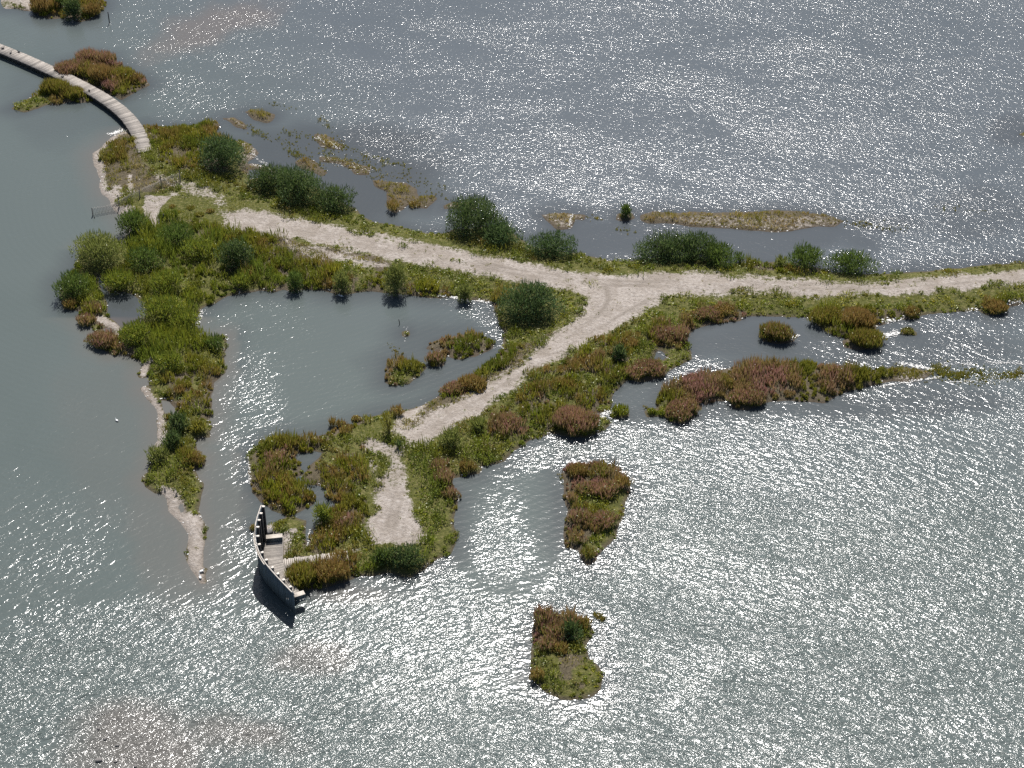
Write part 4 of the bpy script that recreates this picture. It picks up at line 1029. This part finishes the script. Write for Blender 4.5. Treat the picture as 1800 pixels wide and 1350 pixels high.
# ------------------------------------------------------------------ viewing deck, screen wall, benches, walkway
WB = [((466,950),4.15),((459,968),4.05),((455,984),4.0),((454,999),3.8),((457,1013),3.5),((463,1025),3.22),((472,1036),3.0),((492,1056),2.78),((519,1081),2.55)]
def viewing():
    base = GP([p for p, h in WB]); hs = np.array([h for p, h in WB])
    # arc length parametrised smooth curve
    d = np.concatenate([[0], np.cumsum(np.linalg.norm(np.diff(base, axis=0), axis=1))])
    n = 76
    tt = np.linspace(0, d[-1], n)
    P = np.stack([np.interp(tt, d, base[:, 0]), np.interp(tt, d, base[:, 1])], 1)
    for _ in range(30): P[1:-1] = (P[:-2] + P[2:] + 2 * P[1:-1]) / 4
    Hh = np.interp(tt, d, hs)
    for _ in range(8): Hh[1:-1] = (Hh[:-2] + Hh[2:] + 2 * Hh[1:-1]) / 4
    t, w = perp(P)
    inn = w * (1 if w[n // 2][0] > 0 else -1)
    ZD = .80
    wall = link('screen_wall', None, loc=(float(P[n//2][0]), float(P[n//2][1]), 0))
    tag(wall, 'tall curved grey timber screen wall with peepholes shielding the viewing deck', 'wall')
    org = np.array([*wall.location])
    holes = {66: (.95, 1.13), 68: (1.12, 1.30), 33: (1.75, 1.95), 35: (1.3, 1.45), 38: (1.75, 1.95), 40: (1.35, 1.5), 44: (1.6, 1.75)}
    mb = MB()
    for i in range(n - 1):
        a, b = P[i], P[i] * .06 + P[i + 1] * .94
        th_ = .05
        off = inn[i] * (.0 if i % 2 else .018)
        lo = .12 + .25 * max(0, math.sin(math.pi * i / n)) * (1 if i > 30 else .4) + random.uniform(-.05, .05)
        hi = Hh[i] + random.uniform(-.02, .02)
        q = [a + off, b + off, b + off + inn[i] * th_, a + off + inn[i] * th_]
        tint = random.uniform(.82, 1.15)
        spans = [(lo, hi)] if i not in holes else [(lo, holes[i][0]), (holes[i][1], hi)]
        for z0, z1 in spans:
            mb.hexa([(*p, z0) for p in q] + [(*p, z1) for p in q], tint)
    mb.build('planking', M_WALL, wall, origin=org)
    # pale capping boards: two overlapping courses as on the photo
    for (i0, i1, off, dz) in ((0, 26, -.05, .03), (18, n - 2, -.05, .03), (24, 46, -.17, -.05)):
        mb = MB()
        for i in range(i0, i1):
            o_ = inn[i] * off; o2 = inn[i + 1] * off
            q = [P[i] + o_, P[i+1] + o2, P[i+1] + o2 + inn[i+1] * .075, P[i] + o_ + inn[i] * .075]
            za, zb = Hh[i] + dz, Hh[i+1] + dz
            mb.hexa([(*q[0], za - .1), (*q[1], zb - .1), (*q[2], zb - .1), (*q[3], za - .1), (*q[0], za), (*q[1], zb), (*q[2], zb), (*q[3], za)], 1.1)
        mb.build('top_rail', M_PALE, wall, origin=org)
    for i in np.linspace(1, n - 6, 12).astype(int):
        mb = MB(); p = P[i] + inn[i] * .22
        mb.box(p, t[i], .09, .10, -.8, Hh[i] + .0, .8)
        po = mb.build('post', M_DARKWOOD, wall, origin=org)
        mb = MB(); mb.box(p, t[i], .10, .13, Hh[i] + .002, Hh[i] + .05, 1.3)
        mb.build('post_cap', M_PALE, po, origin=(0, 0, 0)).location = (-org[0], -org[1], -org[2])
    # horizontal wales on the inner face
    for zc in (1.5, 2.3):
        mb = MB()
        for i in range(0, n - 1):
            a, b = P[i] + inn[i] * .07, P[i+1] + inn[i+1] * .07
            q = [a, b, b + inn[i+1] * .045, a + inn[i] * .045]
            mb.hexa([(*k, zc) for k in q] + [(*k, zc + .12) for k in q], .8)
        mb.build('rail', M_DARKWOOD, wall, origin=org)
    # deck: planks across, from the wall out to the right edge
    redge = GP([(496.5,944),(496.5,953),(495.5,970),(495.8,984),(501,1002),(503.8,1012),(514,1026),(526,1041)], ZD)
    dd = np.concatenate([[0], np.cumsum(np.linalg.norm(np.diff(redge, axis=0), axis=1))])
    i_a, i_b = 2, n - 8
    m = 52
    deck = link('viewing_deck', None, loc=(float(redge[3][0]), float(redge[3][1]), 0))
    tag(deck, 'grey plank viewing deck on piles curving along the inside of the screen wall', 'deck')
    do = np.array([*deck.location])
    ts = np.linspace(0, dd[-1], m)
    Rr = np.stack([np.interp(ts, dd, redge[:, 0]), np.interp(ts, dd, redge[:, 1])], 1)
    for _ in range(4): Rr[1:-1] = (Rr[:-2] + Rr[2:] + 2 * Rr[1:-1]) / 4
    ii = np.linspace(i_a, i_b, m)
    L = np.stack([np.interp(ii, np.arange(n), P[:, 0] + inn[:, 0] * .14), np.interp(ii, np.arange(n), P[:, 1] + inn[:, 1] * .14)], 1)
    mb = MB()
    for i in range(m - 1):
        l0, r0 = L[i], Rr[i]; l1, r1 = L[i] * .1 + L[i+1] * .9, Rr[i] * .1 + Rr[i+1] * .9
        q = [l0, l1, r1, r0]
        mb.hexa([(*k, ZD - .05) for k in q] + [(*k, ZD) for k in q], random.uniform(.62, 1.15))
    mb.build('deck_planks', M_DECK, deck, origin=do)
    mb = MB()
    for i in range(m - 1):
        u = Rr[i+1] - Rr[i]; v_ = np.array([-u[1], u[0]]); v_ /= np.linalg.norm(v_); v_ *= np.sign(v_[0] + 1e-9)
        q = [Rr[i] + v_ * .01, Rr[i+1] + v_ * .01, Rr[i+1] + v_ * .07, Rr[i] + v_ * .07]
        mb.hexa([(*k, ZD - .38) for k in q] + [(*k, ZD - .01) for k in q], .9)
    mb.build('edge_beam', M_DECK, deck, origin=do)
    for i in range(3, m, 9):
        for f_ in (.2, .88):
            p = L[i] * (1 - f_) + Rr[i] * f_
            mb = MB(); mb.tube([(*p, -1.0), (*p, ZD - .052)], .09); mb.build('pile', M_DARKWOOD, deck, origin=do)
    # benches close both ends
    def bench(c0, c1, dirn, lab):
        c = (c0 + c1) / 2; u = c1 - c0; hl = np.linalg.norm(u) / 2; u /= hl * 2
        v_ = np.array(dirn, float); v_ -= u * (u @ v_); v_ /= np.linalg.norm(v_)
        b = link('bench', None, loc=(float(c[0]), float(c[1]), ZD)); tag(b, lab, 'bench', 'timber benches on the viewing deck')
        bo = np.array([*b.location])
        mb = MB()
        for k in range(4):
            mb.box(c + v_ * (-.19 + k * .125), u, hl, .057, ZD + .46, ZD + .51, random.uniform(.9, 1.15))
        mb.build('seat', M_PALE, b, origin=bo)
        for sg in (-1, 1):
            mb = MB()
            for k in range(3): mb.box(c + v_ * sg * .2, u, hl - .02, .02, ZD - .25 * (sg > 0) + .02 + k * (.145 + .08 * (sg > 0)), ZD - .25 * (sg > 0) + .15 + k * (.145 + .08 * (sg > 0)), .9)
            mb.build('side_board', M_WALL, b, origin=bo)
        for sg in (-1, 1):
            mb = MB(); mb.box(c + u * sg * (hl - .1), v_, .17, .04, ZD + .001, ZD + .459, .8); mb.build('leg', M_DARKWOOD, b, origin=bo)
    a, b = GP([(467.5,944)], ZD + .5)[0], GP([(496.5,941)], ZD + .5)[0]
    bench(a, b, (0, 1), 'pale topped timber bench at the far end of the viewing deck')
    a, b = GP([(516.5,1047)], ZD + .5)[0], GP([(535,1041)], ZD + .5)[0]
    bench(a, b, (0, -1), 'pale topped timber bench at the near end of the viewing deck over the water')
    # plank walkway to the island
    zt = .74
    p0, p1 = GP([(496.8,991)], zt)[0], GP([(612,976.5)], zt)[0]
    u = p1 - p0; Ln = np.linalg.norm(u); u /= Ln; v_ = np.array([-u[1], u[0]])
    wk = link('walkway', None, loc=(float(p0[0]), float(p0[1]), 0))
    tag(wk, 'narrow straight plank walkway leading from the deck to the sand path', 'walkway')
    wo = np.array([*wk.location])
    mb = MB(); k = int(Ln / .17)
    for i in range(k):
        s0 = (i + .5) * Ln / k
        e = .56 + random.uniform(-.05, .09)
        mb.box(p0 + u * s0 + v_ * random.uniform(-.04, .06), v_, e, .071, zt - .045, zt + random.uniform(-.004, .012), random.uniform(.95, 1.3))
    mb.build('deck_planks', M_DECK, wk, origin=wo)
    for sg in (-1, 1):
        mb = MB(); mb.box(p0 + u * Ln / 2 + v_ * sg * .4, u, Ln / 2, .05, zt - .3, zt - .047, .9); mb.build('edge_beam', M_DARKWOOD, wk, origin=wo)
    for i in range(5):
        for sg in (-1, 1):
            p = p0 + u * (Ln * (i + .3) / 5) + v_ * sg * .4
            mb = MB(); mb.tube([(*p, -.8), (*p, zt - .302)], .08); mb.build('pile', M_DARKWOOD, wk, origin=wo)
viewing()

# ------------------------------------------------------------------ paling fence over the western shore
def fence():
    pts = GP([(163,378),(185,374),(210,369),(235,358),(262,348),(285,336),(300,331),(318,325)])
    P = resample(pts, .16)
    root = link('paling_fence', None, loc=(float(P[0][0]), float(P[0][1]), 0))
    tag(root, 'thin paling fence of split stakes running from the water across the western shore', 'fence')
    o = np.array([*root.location]); t, w = perp(P)
    mb = MB()
    for i, p in enumerate(P):
        z = max(gz(*p), -.1); h = 1.0 + random.uniform(-.06, .06)
        mb.box(p + random.uniform(-.01, .01), t[i], .019, .012, z, z + h, random.uniform(.9, 1.3))
    mb.build('pales', M_PALE, root, origin=o)
    for zz in (.3, .8):
        mb = MB(); mb.tube([(*p, max(gz(*p), -.1) + zz) for p in P[::5]], .006, 6); mb.build('wire', M_DARKWOOD, root, origin=o)
    for (x, y, h) in [(163,379,1.8),(166,383,1.0),(210,366,1.5),(247,353,1.2),(285,336,1.35),(318,327,1.5)]:
        g = G(x, y); z = gz(*g)
        mb = MB(); mb.tube([(float(g[0]), float(g[1]), z - .3), (float(g[0]) + .03, float(g[1]), z + h)], [.065, .05], 8); mb.build('post', M_DARKWOOD, root, origin=o)
fence()
def post(x, y, h, r, lab, lean=0.0):
    g = G(x, y); z = gz(*g)
    mb = MB(); mb.tube([(0, 0, -.5), (lean * .5, 0, h * .5), (lean, 0, h)], [r, r * .95, r * .85], 9); mb.tube([(lean, 0, h + .002), (lean * 1.02, 0, h + .04)], [r * .85, r * .4], 9)
    o = mb.build('post', M_DARKWOOD); o.location = (float(g[0]), float(g[1]), max(z, 0)); tag(o, lab, 'post')
post(192.5, 41, 1.6, .07, 'slim dark stake standing in the water right of the top left islet')
post(289, 398, 1.1, .08, 'short dark post in the dry grass left of the tussocks', .06)
post(703, 570, .6, .04, 'thin stick poking from the lagoon above the tiny green tuft', -.1)

# ------------------------------------------------------------------ birds and stones
def bird(x, y, z, s, rz, m, nm, lab, cat, group=None):
    g = G(x, y, z); root = link(nm, None, loc=(float(g[0]), float(g[1]), z), rz=rz)
    tag(root, lab, cat, group)
    mb = MB(); mb.ball((0, 0, .10 * s), (.22 * s, .10 * s, .095 * s), 10, 8)
    mb.tube([(.14 * s, 0, .13 * s), (.2 * s, 0, .22 * s), (.22 * s, 0, .28 * s)], [.055 * s, .04 * s, .035 * s], 8)
    mb.ball((.235 * s, 0, .29 * s), (.055 * s, .042 * s, .042 * s), 8, 6)
    mb.tube([(-.16 * s, 0, .11 * s), (-.30 * s, 0, .14 * s)], [.06 * s, .02 * s], 6)
    mb.build('body', m, root, smooth=True)
    mb = MB(); mb.tube([(.285 * s, 0, .288 * s), (.34 * s, 0, .275 * s)], [.015 * s, .004 * s], 6); mb.build('beak', M_BEAK, root)
    for sg in (-1, 1):
        mb = MB(); mb.ball((-.04 * s, sg * .085 * s, .125 * s), (.19 * s, .028 * s, .06 * s), 8, 6); mb.build('wing', m, root, smooth=True)
bird(205.5,740,0.0,.8,2.4,M_WHITE,'swan','white swan swimming alone on the calm water left of the western tail','swan')
bird(355,1005,gz(*G(355,1005)),.9,.5,M_WHITE,'gull','white gull standing at the tip of the sandy tail, upper one','gull')
bird(352,1016,gz(*G(352,1016)),.9,2.0,M_WHITE,'gull','white gull standing at the very end of the sandy tail','gull')
for i, (x, y, l_) in enumerate([(5,86,'black duck resting on the boardwalk near the left picture edge'),(19,94,'black duck on the boardwalk, second from the left picture edge'),(33,92,'black duck on the upper edge of the boardwalk, farthest right of three'),(110,136,'dark bird sitting on the boardwalk between the two islets'),(157,160,'dark bird on the lower edge of the boardwalk near its bend')]):
    bird(x, y, .725, .85, i * 1.3, M_BLACK, 'duck', l_, 'duck', 'dark birds resting on the boardwalk')
def stone(x, y, s, lab):
    g = G(x, y); mb = MB(); mb.ball((0, 0, s * .25), (s, s * .7, s * .5), 9, 7, 1.0, .14)
    o = mb.build('stone', M_STONE, smooth=True); o.location = (float(g[0]), float(g[1]), max(gz(*g), 0)); o.rotation_euler = (0, 0, random.random() * 3)
    tag(o, lab, 'stone', 'stones on shores and shallows')
for x, y, s, l_ in [(173,1281,.16,'highest stone in the brown shallows at the lower left'),(185,1299,.20,'stone in the brown shallows just below the highest one'),(206,1311,.17,'stone in the brown shallows at the lower left, farthest right of its trio'),(174,1337,.30,'largest flat stone near the bottom left edge'),(204,1339,.18,'stone right of the largest flat one near the bottom edge'),(238,1347,.2,'stone cut by the bottom picture edge'),(474,937,.42,'pale boulder behind the far bench of the viewing deck'),(932,637,.22,'dark stone on the left edge of the south track'),(562,1173,.14,'small stone in the shallows right of the wall shadow')]:
    stone(x, y, s, l_)
